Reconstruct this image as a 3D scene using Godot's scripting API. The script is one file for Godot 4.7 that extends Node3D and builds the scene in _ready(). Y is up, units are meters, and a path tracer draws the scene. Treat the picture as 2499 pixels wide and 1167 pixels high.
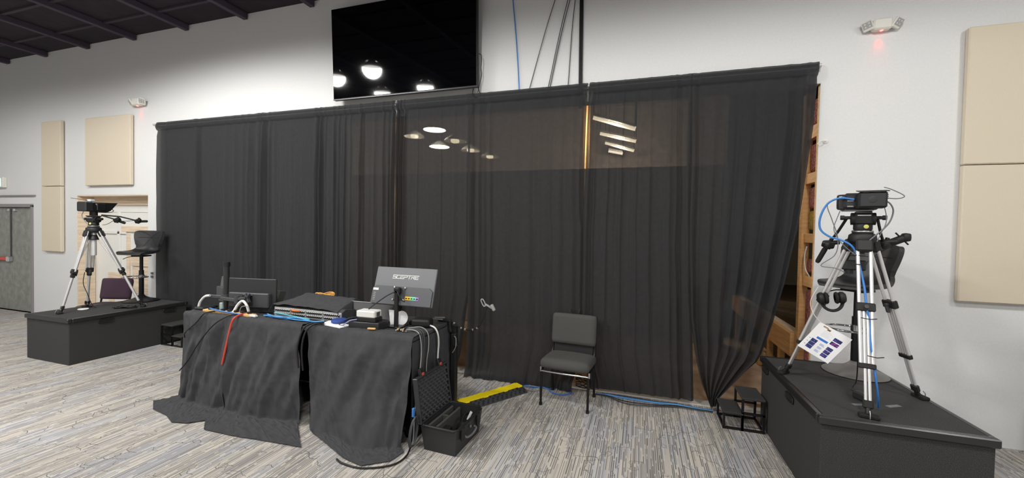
extends Node3D
# A hall corner: white wall with black pipe-and-drape in front of a building opening, two camera risers,
# a production desk. Wall face is z = 0, x runs along the wall, y is up, metres.

var M := {}
var used := {}
var rng := RandomNumberGenerator.new()

class MB:
	var V := PackedVector3Array()
	var N := PackedVector3Array()
	var U := PackedVector2Array()
	var I := PackedInt32Array()
	func vert(p: Vector3, n: Vector3, uv := Vector2.ZERO) -> int:
		V.append(p); N.append(n); U.append(uv)
		return V.size() - 1
	func tri(a: Vector3, b: Vector3, c: Vector3) -> void:
		var n := (b - a).cross(c - a).normalized()
		var k := V.size()
		vert(a, n); vert(b, n); vert(c, n)
		I.append_array(PackedInt32Array([k, k + 2, k + 1]))
	func quad(a: Vector3, b: Vector3, c: Vector3, d: Vector3, uvs = null) -> void:
		var n := (c - a).cross(d - b).normalized()
		var k := V.size()
		var u: Array = uvs if uvs != null else [Vector2(0, 1), Vector2(1, 1), Vector2(1, 0), Vector2(0, 0)]
		vert(a, n, u[0]); vert(b, n, u[1]); vert(c, n, u[2]); vert(d, n, u[3])
		I.append_array(PackedInt32Array([k, k + 2, k + 1, k, k + 3, k + 2]))
	func face(pts: Array, mid: Vector3) -> void:
		var c := Vector3.ZERO
		for p in pts: c += p
		c /= pts.size()
		var n: Vector3 = (pts[1] - pts[0]).cross(pts[2] - pts[0])
		if n.dot(c - mid) < 0.0: pts.reverse()
		if pts.size() == 3: tri(pts[0], pts[1], pts[2])
		else: quad(pts[0], pts[1], pts[2], pts[3])
	func box(c: Vector3, s: Vector3, b := Basis.IDENTITY, bev := 0.0) -> void:
		var h := s * 0.5
		bev = minf(bev, minf(h.x, minf(h.y, h.z)) * 0.9)
		if bev <= 0.0:
			var q := []
			for i in 8: q.append(c + b * Vector3(h.x * (1 if i & 1 else -1), h.y * (1 if i & 2 else -1), h.z * (1 if i & 4 else -1)))
			for f in [[0, 1, 3, 2], [4, 5, 7, 6], [0, 1, 5, 4], [2, 3, 7, 6], [0, 2, 6, 4], [1, 3, 7, 5]]:
				face([q[f[0]], q[f[1]], q[f[2]], q[f[3]]], c)
			return
		var P := []
		for i in 8:
			var sg := Vector3(1 if i & 1 else -1, 1 if i & 2 else -1, 1 if i & 4 else -1)
			var row := []
			for a in 3:
				var v := Vector3(sg.x * (h.x - bev), sg.y * (h.y - bev), sg.z * (h.z - bev))
				v[a] = sg[a] * h[a]
				row.append(c + b * v)
			P.append(row)
		for f in [[0, 1, 3, 2, 2], [4, 5, 7, 6, 2], [0, 1, 5, 4, 1], [2, 3, 7, 6, 1], [0, 2, 6, 4, 0], [1, 3, 7, 5, 0]]:
			face([P[f[0]][f[4]], P[f[1]][f[4]], P[f[2]][f[4]], P[f[3]][f[4]]], c)
		for i in 8:
			for a in 3:
				var j: int = i | (1 << a)
				if j != i:
					var e := (a + 1) % 3
					var g := (a + 2) % 3
					face([P[i][e], P[j][e], P[j][g], P[i][g]], c)
			face([P[i][0], P[i][1], P[i][2]], c)
	func rbox(c: Vector3, s: Vector3, r: float, b := Basis.IDENTITY, n := 6, bulge := Vector3.ZERO) -> void:
		var h := s * 0.5
		r = minf(r, minf(h.x, minf(h.y, h.z)))
		var inner := h - Vector3(r, r, r)
		for f in 6:
			var ax := f >> 1
			var sg := 1.0 if f & 1 else -1.0
			var a1 := (ax + 1) % 3
			var a2 := (ax + 2) % 3
			var k := V.size()
			for i in n + 1:
				for j in n + 1:
					var p := Vector3.ZERO
					var u := sin((float(i) / n - 0.5) * PI)
					var w := sin((float(j) / n - 0.5) * PI)
					p[ax] = sg * h[ax]
					p[a1] = u * h[a1]
					p[a2] = w * h[a2]
					var q := p.clamp(-inner, inner)
					var d := (p - q).normalized()
					var o := q + d * r
					o[ax] += sg * bulge[ax] * (1.0 - u * u) * (1.0 - w * w)
					vert(c + b * o, b * d, Vector2(float(i) / n, float(j) / n))
			for i in n:
				for j in n:
					var a := k + i * (n + 1) + j
					var t := PackedInt32Array([a, a + 1, a + n + 2, a, a + n + 2, a + n + 1])
					if sg < 0.0: t = PackedInt32Array([a, a + n + 2, a + 1, a, a + n + 1, a + n + 2])
					I.append_array(t)
	func tube(pts: Array, r, seg := 8, closed := false, squash := 1.0) -> void:
		var m := pts.size()
		var up := Vector3.UP
		var k0 := V.size()
		var t0: Vector3 = (pts[1] - pts[0]).normalized()
		if absf(t0.dot(up)) > 0.95: up = Vector3.RIGHT
		var nrm := (up - t0 * up.dot(t0)).normalized()
		for i in m:
			var t: Vector3
			if closed: t = (pts[(i + 1) % m] - pts[(i + m - 1) % m]).normalized()
			else: t = (pts[mini(i + 1, m - 1)] - pts[maxi(i - 1, 0)]).normalized()
			nrm = (nrm - t * nrm.dot(t)).normalized()
			var bn := t.cross(nrm)
			var rr: float = r[i] if r is Array else r
			for j in seg:
				var a := TAU * j / seg
				var d := nrm * cos(a) * squash + bn * sin(a)
				vert(pts[i] + d * rr, (nrm * cos(a) + bn * sin(a) * squash).normalized(), Vector2(float(j) / seg, float(i) / m))
		var rows := m if closed else m - 1
		for i in rows:
			for j in seg:
				var a := k0 + i * seg + j
				var b := k0 + i * seg + (j + 1) % seg
				var c := k0 + ((i + 1) % m) * seg + (j + 1) % seg
				var d := k0 + ((i + 1) % m) * seg + j
				I.append_array(PackedInt32Array([a, c, b, a, d, c]))
		if not closed:
			for e in [0, m - 1]:
				var t: Vector3 = (pts[0] - pts[1]).normalized() if e == 0 else (pts[m - 1] - pts[m - 2]).normalized()
				var cc := vert(pts[e], t)
				var first := V.size()
				for j in seg: vert(V[k0 + e * seg + j], t)
				for j in seg:
					var a := first + j
					var b := first + (j + 1) % seg
					I.append_array(PackedInt32Array([cc, a, b]) if e == 0 else PackedInt32Array([cc, b, a]))
	func cyl(a: Vector3, b: Vector3, r1: float, r2 := -1.0, seg := 16) -> void:
		if r2 < 0.0: r2 = r1
		tube([a, a.lerp(b, 0.002), b.lerp(a, 0.002), b], [r1, r1, r2, r2], seg)
	func lathe(prof: Array, seg := 24, xf := Transform3D.IDENTITY) -> void:
		var m := prof.size()
		var k := V.size()
		for i in m:
			var d: Vector2 = (prof[mini(i + 1, m - 1)] - prof[maxi(i - 1, 0)]).normalized()
			for j in seg + 1:
				var a := TAU * j / seg
				var p := Vector3(prof[i].x * cos(a), prof[i].y, prof[i].x * sin(a))
				var n := Vector3(d.y * cos(a), -d.x, d.y * sin(a))
				vert(xf * p, (xf.basis * n).normalized(), Vector2(float(j) / seg, float(i) / m))
		for i in m - 1:
			for j in seg:
				var a := k + i * (seg + 1) + j
				var c := a + seg + 2
				I.append_array(PackedInt32Array([a, a + 1, c, a, c, a + seg + 1]))
	func prism(poly: PackedVector2Array, depth: float, xf := Transform3D.IDENTITY) -> void:
		var id := Geometry2D.triangulate_polygon(poly)
		var z := depth * 0.5
		for s in [1.0, -1.0]:
			for i in range(0, id.size(), 3):
				var a: Vector3 = xf * Vector3(poly[id[i]].x, poly[id[i]].y, z * s)
				var b: Vector3 = xf * Vector3(poly[id[i + 1]].x, poly[id[i + 1]].y, z * s)
				var c: Vector3 = xf * Vector3(poly[id[i + 2]].x, poly[id[i + 2]].y, z * s)
				if (b - a).cross(c - a).dot(xf.basis.z * s) < 0.0: tri(a, c, b)
				else: tri(a, b, c)
		var cw := Geometry2D.is_polygon_clockwise(poly)
		for i in poly.size():
			var p := poly[i]
			var q := poly[(i + 1) % poly.size()]
			var a: Vector3 = xf * Vector3(p.x, p.y, z)
			var b: Vector3 = xf * Vector3(q.x, q.y, z)
			var c: Vector3 = xf * Vector3(q.x, q.y, -z)
			var d: Vector3 = xf * Vector3(p.x, p.y, -z)
			if cw: quad(a, b, c, d)
			else: quad(d, c, b, a)
	func grid(P: Array, uvscale := Vector2.ONE, flip := false) -> void:
		# P: rows of points; smooth normals
		var rows := P.size()
		var cols: int = P[0].size()
		var k := V.size()
		for i in rows:
			for j in cols:
				var du: Vector3 = P[i][mini(j + 1, cols - 1)] - P[i][maxi(j - 1, 0)]
				var dv: Vector3 = P[mini(i + 1, rows - 1)][j] - P[maxi(i - 1, 0)][j]
				var n := dv.cross(du).normalized()
				if flip: n = -n
				vert(P[i][j], n, Vector2(uvscale.x * j / (cols - 1), uvscale.y * i / (rows - 1)))
		for i in rows - 1:
			for j in cols - 1:
				var a := k + i * cols + j
				var b := a + 1
				var c := a + cols + 1
				var d := a + cols
				if flip: I.append_array(PackedInt32Array([a, d, c, a, c, b]))
				else: I.append_array(PackedInt32Array([a, c, d, a, b, c]))
	func shell(P: Array, th: float) -> void:
		# a sheet with thickness: the grid, its offset copy and a rim
		var rows := P.size()
		var cols: int = P[0].size()
		var Q := []
		for i in rows:
			var r := []
			for j in cols:
				var du: Vector3 = P[i][mini(j + 1, cols - 1)] - P[i][maxi(j - 1, 0)]
				var dv: Vector3 = P[mini(i + 1, rows - 1)][j] - P[maxi(i - 1, 0)][j]
				r.append(P[i][j] - dv.cross(du).normalized() * th)
			Q.append(r)
		grid(P)
		grid(Q, Vector2.ONE, true)
		for j in cols - 1:
			quad(P[0][j + 1], P[0][j], Q[0][j], Q[0][j + 1])
			quad(P[rows - 1][j], P[rows - 1][j + 1], Q[rows - 1][j + 1], Q[rows - 1][j])
		for i in rows - 1:
			quad(P[i][0], P[i + 1][0], Q[i + 1][0], Q[i][0])
			quad(P[i + 1][cols - 1], P[i][cols - 1], Q[i][cols - 1], Q[i + 1][cols - 1])
	func shift(d: Vector3) -> void:
		for i in V.size(): V[i] += d
	func mesh() -> ArrayMesh:
		var a := []
		a.resize(Mesh.ARRAY_MAX)
		a[Mesh.ARRAY_VERTEX] = V
		a[Mesh.ARRAY_NORMAL] = N
		a[Mesh.ARRAY_TEX_UV] = U
		a[Mesh.ARRAY_INDEX] = I
		var m := ArrayMesh.new()
		m.add_surface_from_arrays(Mesh.PRIMITIVE_TRIANGLES, a)
		return m

# ---------------------------------------------------------------- scene helpers
func numbered(n: String) -> String:
	if not used.has(n):
		used[n] = 0
		return n
	used[n] += 1
	return "%s_%03d" % [n, used[n]]

func thing(called: String, label: String, category: String, at := Vector3.ZERO, turn := 0.0, group := "") -> Node3D:
	var o := Node3D.new()
	o.name = numbered(called)
	add_child(o)
	o.position = at
	o.rotation.y = turn
	tag(o, label, category, group)
	return o

func tag(o: Node3D, label: String, category: String, group := "", kind := "") -> Node3D:
	if label: o.set_meta("label", label)
	if category: o.set_meta("category", category)
	if group: o.set_meta("group", group)
	if kind: o.set_meta("kind", kind)
	return o

func part(called: String, mb: MB, mat: Material, parent: Node3D, label := "") -> MeshInstance3D:
	var o := MeshInstance3D.new()
	o.name = called
	o.mesh = mb.mesh()
	o.material_override = mat
	parent.add_child(o, true)
	if label: o.set_meta("label", label)
	return o

# a part whose shape was written in world coordinates, under a thing that is moved but not turned
func wpart(called: String, mb: MB, mat: Material, parent: Node3D, label := "") -> MeshInstance3D:
	var p: Node3D = parent
	var d := Vector3.ZERO
	while p != self:
		d += p.position
		p = p.get_parent()
	mb.shift(-d)
	return part(called, mb, mat, parent, label)

# a thing that is one mesh, written in world coordinates; its node is set at its base
func solo(called: String, mb: MB, mat: Material, label: String, category: String, group := "", kind := "") -> MeshInstance3D:
	var o := MeshInstance3D.new()
	o.name = numbered(called)
	var lo := mb.V[0]
	var hi := mb.V[0]
	for v in mb.V:
		lo = lo.min(v)
		hi = hi.max(v)
	var c := Vector3((lo.x + hi.x) * 0.5, lo.y, (lo.z + hi.z) * 0.5)
	mb.shift(-c)
	o.mesh = mb.mesh()
	o.material_override = mat
	o.position = c
	add_child(o)
	tag(o, label, category, group, kind)
	return o

func struct(called: String, mb: MB, mat: Material, label := "", category := "") -> MeshInstance3D:
	return solo(called, mb, mat, label, category, "", "structure")

func smooth(pts: Array, sub := 6) -> Array:
	var out := []
	var m := pts.size()
	for i in m - 1:
		var p0: Vector3 = pts[maxi(i - 1, 0)]
		var p1: Vector3 = pts[i]
		var p2: Vector3 = pts[i + 1]
		var p3: Vector3 = pts[mini(i + 2, m - 1)]
		for k in sub:
			out.append(p1.cubic_interpolate(p2, p0, p3, float(k) / sub))
	out.append(pts[m - 1])
	return out

func keyed(keys: Array, at: float) -> float:
	# keys sorted by falling first value
	if at >= keys[0][0]: return keys[0][1]
	for i in keys.size() - 1:
		if at >= keys[i + 1][0]:
			var f: float = (keys[i][0] - at) / (keys[i][0] - keys[i + 1][0])
			return lerpf(keys[i][1], keys[i + 1][1], f)
	return keys[-1][1]

func along(dir: Vector3, up := Vector3.UP) -> Basis:
	# a basis whose z axis runs along dir
	var z := dir.normalized()
	if absf(z.dot(up)) > 0.98: up = Vector3.RIGHT
	var x := up.cross(z).normalized()
	return Basis(x, z.cross(x), z)

func cable(called: String, pts: Array, r: float, mat: Material, label: String, group := "") -> MeshInstance3D:
	var b := MB.new()
	b.tube(smooth(pts), r, 6)
	return solo(called, b, mat, label, "cable", group)

# ---------------------------------------------------------------- materials
func mat(c: Color, rough := 0.6, metal := 0.0) -> StandardMaterial3D:
	var m := StandardMaterial3D.new()
	m.albedo_color = c
	m.roughness = rough
	m.metallic = metal
	return m

func noise_tex(sd: int, freq: float, lo: float, hi: float, sx := 1.0, sy := 1.0, w := 256, oct := 4) -> ImageTexture:
	var n := FastNoiseLite.new()
	n.seed = sd
	n.frequency = freq
	n.fractal_octaves = oct
	var data := PackedByteArray()
	data.resize(w * w * 3)
	for y in w:
		for x in w:
			# blend over the edge so that the picture repeats
			var fx := float(x) / w
			var fy := float(y) / w
			var a := n.get_noise_2d(x * sx, y * sy)
			if fx > 0.8: a = lerpf(a, n.get_noise_2d((x - w) * sx, y * sy), (fx - 0.8) * 5.0)
			if fy > 0.8: a = lerpf(a, n.get_noise_2d(x * sx, (y - w) * sy), (fy - 0.8) * 5.0)
			var v := int(clampf(lerpf(lo, hi, clampf(a * 1.1 + 0.5, 0.0, 1.0)), 0.0, 1.0) * 255.0)
			var k := (y * w + x) * 3
			data[k] = v; data[k + 1] = v; data[k + 2] = v
	var im := Image.create_from_data(w, w, false, Image.FORMAT_RGB8, data)
	im.generate_mipmaps()
	return ImageTexture.create_from_image(im)

func tri(m: StandardMaterial3D, tex: Texture2D, sc: float) -> StandardMaterial3D:
	m.albedo_texture = tex
	m.uv1_triplanar = true
	m.uv1_scale = Vector3(sc, sc, sc)
	return m

func relief(m: StandardMaterial3D, tex: Texture2D, depth: float) -> StandardMaterial3D:
	m.heightmap_enabled = true
	m.heightmap_texture = tex
	m.heightmap_scale = depth
	return m

func carpet_picture() -> ImageTexture:
	# 3 m x 3 m of ribbed carpet: ribs along z in beige, blue grey and taupe fields, thin dark ribs between them, cracked lines
	var W := 2048
	var im := Image.create(W, W, false, Image.FORMAT_RGB8)
	rng.seed = 77
	var zone := FastNoiseLite.new()
	zone.seed = 5
	zone.frequency = 1.0
	zone.fractal_octaves = 3
	var pal := [Color8(170, 166, 162), Color8(190, 185, 176), Color8(200, 194, 183), Color8(190, 189, 188), Color8(180, 181, 185)]
	var x := 0
	while x < W:
		var w := rng.randi_range(6, 11)
		var y := -rng.randi_range(0, 150)
		var dark := rng.randf_range(0.5, 0.95)
		while y < W:
			var h := rng.randi_range(80, 320)
			var a := TAU * x / W
			var b := TAU * (y + h * 0.5) / W
			var f := zone.get_noise_3d(cos(a) * 1.7 + cos(b) * 0.8, sin(a) * 1.7 + 9.0, sin(b) * 0.8) * 4.2 + 2.4 + rng.randfn(0.0, 0.35)
			var c: Color = pal[clampi(int(f), 0, 4)]
			c = c * (1.0 + rng.randf_range(-0.05, 0.05))
			im.fill_rect(Rect2i(x, maxi(y, 0), w, h), c)
			if rng.randf() < 0.16:
				var g := rng.randf_range(0.74, 0.82)
				im.fill_rect(Rect2i(x + 2, maxi(y, 0), w - 3, h / 2), Color(g, g * 0.985, g * 0.95))
			if rng.randf() < dark:
				var g := rng.randf_range(0.32, 0.52)
				im.fill_rect(Rect2i(x, maxi(y + rng.randi_range(0, 30), 0), rng.randi_range(2, 4), h - rng.randi_range(0, 50)), Color(g, g * 0.985, g * 0.97))
			y += h
		x += w
	for k in 380:
		var p := Vector2(rng.randf_range(0, W), rng.randf_range(0, W))
		var dir := Vector2.from_angle(rng.randf_range(0, TAU))
		var g := rng.randf_range(0.36, 0.5)
		for s in rng.randi_range(2, 6):
			var len_ := rng.randi_range(10, 30)
			for t in len_:
				p += dir
				im.fill_rect(Rect2i(posmod(int(p.x), W - 3), posmod(int(p.y), W - 3), 2, 3), Color(g, g, g))
			dir = dir.rotated(rng.randf_range(-1.2, 1.2))
	im.generate_mipmaps()
	return ImageTexture.create_from_image(im)

func wood_tex(sd: int) -> ImageTexture:
	return noise_tex(sd, 0.06, 0.9, 1.0, 0.12, 1.6, 256, 3)

func make_materials() -> void:
	var fine := noise_tex(11, 0.25, 0.72, 1.0)
	var soft := noise_tex(12, 0.03, 0.86, 1.0)
	var speck := noise_tex(13, 0.35, 0.35, 1.0, 1, 1, 256, 2)
	var weave := noise_tex(14, 0.2, 0.84, 1.0, 0.35, 1.6)
	var grain := wood_tex(15)
	M.wall = tri(mat(Color8(224, 225, 225), 0.75), noise_tex(16, 0.2, 0.985, 1.0), 0.8)
	M.white = mat(Color8(228, 228, 224), 0.5)
	M.ceiling = tri(mat(Color8(44, 37, 48), 0.9), soft, 0.5)
	M.beam = mat(Color8(74, 66, 80), 0.8)
	M.crossbar = mat(Color8(62, 55, 66), 0.8)
	M.curtain = mat(Color(0.158, 0.163, 0.172), 0.95)
	M.curtain = tri(M.curtain, noise_tex(17, 0.05, 0.92, 1.0), 1.2)
	M.curtain.transparency = BaseMaterial3D.TRANSPARENCY_ALPHA
	M.curtain.albedo_color.a = 0.93
	M.cloth = tri(mat(Color8(67, 67, 70), 0.95), noise_tex(18, 0.04, 0.9, 1.0), 1.4)
	M.panel = tri(mat(Color8(226, 214, 193), 0.95), noise_tex(24, 0.3, 0.9, 1.0, 0.5, 1.5), 5.0)
	M.riser = tri(mat(Color8(82, 82, 82), 0.95), speck, 3.2)
	M.black = mat(Color8(26, 26, 27), 0.55)
	M.black_metal = mat(Color8(28, 28, 30), 0.35, 0.3)
	M.edge = mat(Color8(70, 70, 72), 0.28, 0.7)
	M.subfloor = tri(mat(Color8(230, 204, 176), 0.85), noise_tex(25, 0.02, 0.85, 1.0), 0.5)
	M.rubber = mat(Color8(20, 20, 21), 0.8)
	M.plastic = mat(Color8(44, 45, 47), 0.42)
	M.grey_plastic = mat(Color8(112, 114, 118), 0.45)
	M.dark_grey = mat(Color8(66, 67, 70), 0.5)
	M.silver = mat(Color8(205, 206, 208), 0.3, 0.9)
	M.alu = mat(Color8(222, 222, 222), 0.38, 0.55)
	M.chrome = mat(Color8(210, 210, 212), 0.12, 1.0)
	M.fabric = tri(mat(Color8(88, 88, 85), 0.95), fine, 6.0)
	M.leather = tri(mat(Color8(44, 44, 46), 0.45), soft, 3.0)
	M.purple = tri(mat(Color8(78, 56, 72), 0.95), fine, 5.0)
	M.wood = tri(mat(Color8(238, 186, 124), 0.7), grain, 1.2)
	M.pale_wood = tri(mat(Color8(236, 216, 190), 0.75), grain, 1.0)
	M.ply = tri(mat(Color8(196, 160, 122), 0.85), noise_tex(20, 0.02, 0.8, 1.0), 0.5)
	M.osb = tri(mat(Color8(92, 76, 52), 0.9), noise_tex(21, 0.12, 0.5, 1.0), 1.5)
	M.pink = relief(tri(mat(Color8(214, 140, 140), 0.95), noise_tex(22, 0.06, 0.7, 1.0), 2.0), noise_tex(22, 0.06, 0.0, 1.0), 2.0)
	M.yellow_wool = tri(mat(Color8(214, 184, 92), 0.95), noise_tex(23, 0.06, 0.72, 1.0), 2.0)
	M.yellow = mat(Color8(255, 230, 24), 0.5)
	M.blue = mat(Color8(58, 128, 206), 0.5)
	M.light_blue = mat(Color8(92, 160, 214), 0.5)
	M.red = mat(Color8(206, 74, 58), 0.5)
	M.orange = mat(Color8(236, 128, 52), 0.55)
	M.tan = mat(Color8(226, 184, 120), 0.6)
	M.cord = mat(Color8(24, 24, 25), 0.5)
	M.grey_cord = mat(Color8(150, 150, 150), 0.5)
	M.white_cord = mat(Color8(232, 232, 230), 0.45)
	M.paper = mat(Color8(240, 240, 240), 0.8)
	M.door = tri(mat(Color8(148, 150, 144), 0.55), soft, 0.8)
	M.door_frame = mat(Color8(140, 137, 139), 0.5)
	M.housing = mat(Color8(226, 224, 216), 0.5)
	M.grey_lens = mat(Color8(170, 170, 170), 0.4)
	M.screen = mat(Color8(3, 3, 5), 0.04)
	M.back_wall = tri(mat(Color8(190, 176, 166), 0.9), soft, 0.4)
	M.roof = tri(mat(Color8(158, 148, 143), 0.9), soft, 0.4)
	M.grey_wall = mat(Color8(170, 168, 156), 0.9)
	M.carpet = mat(Color(0.955, 0.95, 0.95), 0.97)
	M.carpet.albedo_texture = carpet_picture()

func glow(c: Color, e: float) -> StandardMaterial3D:
	var m := mat(Color8(230, 230, 230), 0.5)
	m.emission_enabled = true
	m.emission = c
	m.emission_energy_multiplier = e
	return m

# ---------------------------------------------------------------- camera, light
func view() -> void:
	var cam := Camera3D.new()
	cam.name = "camera"
	cam.fov = rad_to_deg(2.0 * atan(583.5 / 975.0))
	cam.near = 0.05
	cam.far = 100.0
	add_child(cam)
	cam.transform = Transform3D(Basis(Vector3.UP, 0.30748) * Basis(Vector3.RIGHT, -0.021813) * Basis(Vector3.BACK, 0.019886), Vector3(0.0, 1.72, 4.359))
	var env := Environment.new()
	env.background_mode = Environment.BG_COLOR
	env.background_color = Color.BLACK
	env.ambient_light_source = Environment.AMBIENT_SOURCE_DISABLED
	env.tonemap_mode = Environment.TONE_MAPPER_LINEAR
	env.tonemap_exposure = 1.0
	env.sdfgi_enabled = true
	env.ssao_enabled = true
	env.ssil_enabled = true
	var we := WorldEnvironment.new()
	we.name = "environment"
	we.environment = env
	add_child(we)

# hall lamps: round high-bay fittings under the black ceiling; the television mirrors four of them
const LAMPS := [[-6.06, 2.87], [-5.01, 2.64], [-6.0, 4.36], [-4.74, 4.2], [-10.2, 3.6], [-1.7, 3.1], [1.1, 3.1], [3.9, 3.4], [-8.6, 7.2], [-4.2, 7.4], [0.0, 7.2], [3.9, 7.2], [-3.0, 10.6]]
const LAMP_ENERGY := 8.0

func hall_lamps() -> void:
	var lit := glow(Color(1.0, 0.985, 0.95), 9.0)
	var i := 0
	for p in LAMPS:
		var t := thing("ceiling_lamp", ["round ceiling lamp mirrored at the left edge of the television", "round ceiling lamp mirrored largest and highest in the television", "round ceiling lamp mirrored low in the television, left of another", "round ceiling lamp mirrored lowest right in the television"][i] if i < 4 else "round white high-bay lamp under the black ceiling outside the picture", "lamp", Vector3(p[0], 4.55, p[1]), 0.0, "high-bay lamps of the hall")
		var b := MB.new()
		b.lathe([Vector2(0.03, 0.2), Vector2(0.05, 0.15), Vector2(0.14, 0.09), Vector2(0.2, 0.03), Vector2(0.205, 0.0), Vector2(0.19, 0.0), Vector2(0.18, 0.02)], 24)
		part("housing", b, M.black, t)
		b = MB.new()
		b.lathe([Vector2(0.0, -0.012), Vector2(0.1, -0.01), Vector2(0.16, -0.002), Vector2(0.18, 0.01)], 24)
		part("lamp_glass", b, lit, t)
		b = MB.new()
		b.cyl(Vector3(0, 0.185, 0), Vector3(0, 0.2, 0), 0.045)
		part("stem", b, M.black, t)
		var l := SpotLight3D.new()
		l.name = "lamp_light"
		t.add_child(l)
		l.position = Vector3(0, -0.02, 0)
		l.rotation.x = -PI / 2
		l.spot_angle = 87.0
		l.spot_angle_attenuation = 0.3
		l.spot_range = 30.0
		l.spot_attenuation = 2.0
		l.light_energy = LAMP_ENERGY
		l.light_color = Color(1.0, 0.99, 0.975)
		l.light_size = 0.17
		l.shadow_enabled = true
		i += 1

# ---------------------------------------------------------------- the setting
func wall_rects(b: MB, rects: Array, z0: float, z1: float) -> void:
	for r in rects:
		b.box(Vector3((r[0] + r[1]) * 0.5, (r[2] + r[3]) * 0.5, (z0 + z1) * 0.5), Vector3(r[1] - r[0], r[3] - r[2], z1 - z0))

func setting() -> void:
	var b := MB.new()
	# the hall floor, with the picture repeating every 3 m
	var xs := [-14.0, 6.5]
	b.quad(Vector3(-14, 0, 13), Vector3(6.5, 0, 13), Vector3(6.5, 0, 0), Vector3(-14, 0, 0), [Vector2(-14.0 / 3, 13.0 / 3), Vector2(6.5 / 3, 13.0 / 3), Vector2(6.5 / 3, 0), Vector2(-14.0 / 3, 0)])
	b.box(Vector3(-3.75, -0.11, 6.5), Vector3(20.5, 0.2, 13.0))
	struct("floor", b, M.carpet, "grey and beige streaked carpet floor of the hall", "floor")
	b = MB.new()
	wall_rects(b, [[-14.0, -12.55, 0.0, 4.75], [-12.55, -10.72, 2.0, 4.75], [-10.72, -9.38, 0.0, 4.75], [-9.38, -7.54, 2.18, 4.75], [-7.54, -3.7, 0.0, 4.75], [-3.7, 1.548, 3.12, 4.75], [1.75, 6.5, 0.0, 4.75]], -0.14, 0.0)
	wall_rects(b, [[1.548, 1.75, 0.0, 4.75]], -0.016, 0.0)
	struct("wall_back", b, M.wall, "tall white painted wall behind the black curtains", "wall")
	b = MB.new()
	wall_rects(b, [[-14.15, -14.0, 0.0, 4.75]], -0.14, 13.0)
	struct("wall_left", b, M.wall)
	b = MB.new()
	wall_rects(b, [[6.5, 6.65, 0.0, 4.75]], -0.14, 13.0)
	struct("wall_right", b, M.wall)
	b = MB.new()
	wall_rects(b, [[-14.0, 6.5, 0.0, 4.75]], 13.0, 13.15)
	struct("wall_front", b, M.wall)
	# black ceiling with its beams and cross bars
	b = MB.new()
	b.box(Vector3(-3.75, 4.85, 6.5), Vector3(20.8, 0.2, 13.3))
	var c := struct("ceiling", b, M.ceiling, "black ceiling with exposed dark beams", "ceiling")
	for k in range(-2, 15):
		b = MB.new()
		b.box(Vector3(-11.4 + 1.19 * k, 4.705, 6.5), Vector3(0.075, 0.09, 12.98), Basis.IDENTITY, 0.006)
		wpart("beam", b, M.beam, c)
	for k in 14:
		b = MB.new()
		b.box(Vector3(-3.75, 4.738, 0.42 + 0.58 * k), Vector3(20.4, 0.03, 0.04))
		wpart("cross_bar", b, M.crossbar, c)
	# grey strip of white sill under the curtains, where the wall is cut open
	b = MB.new()
	b.box(Vector3(-1.076, -0.005, -0.07), Vector3(5.246, 0.03, 0.14), Basis.IDENTITY, 0.004)
	struct("trim_1", b, M.white, "white sill strip across the opening under the curtains", "sill")
	niche()
	door()
	back_room()

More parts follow.
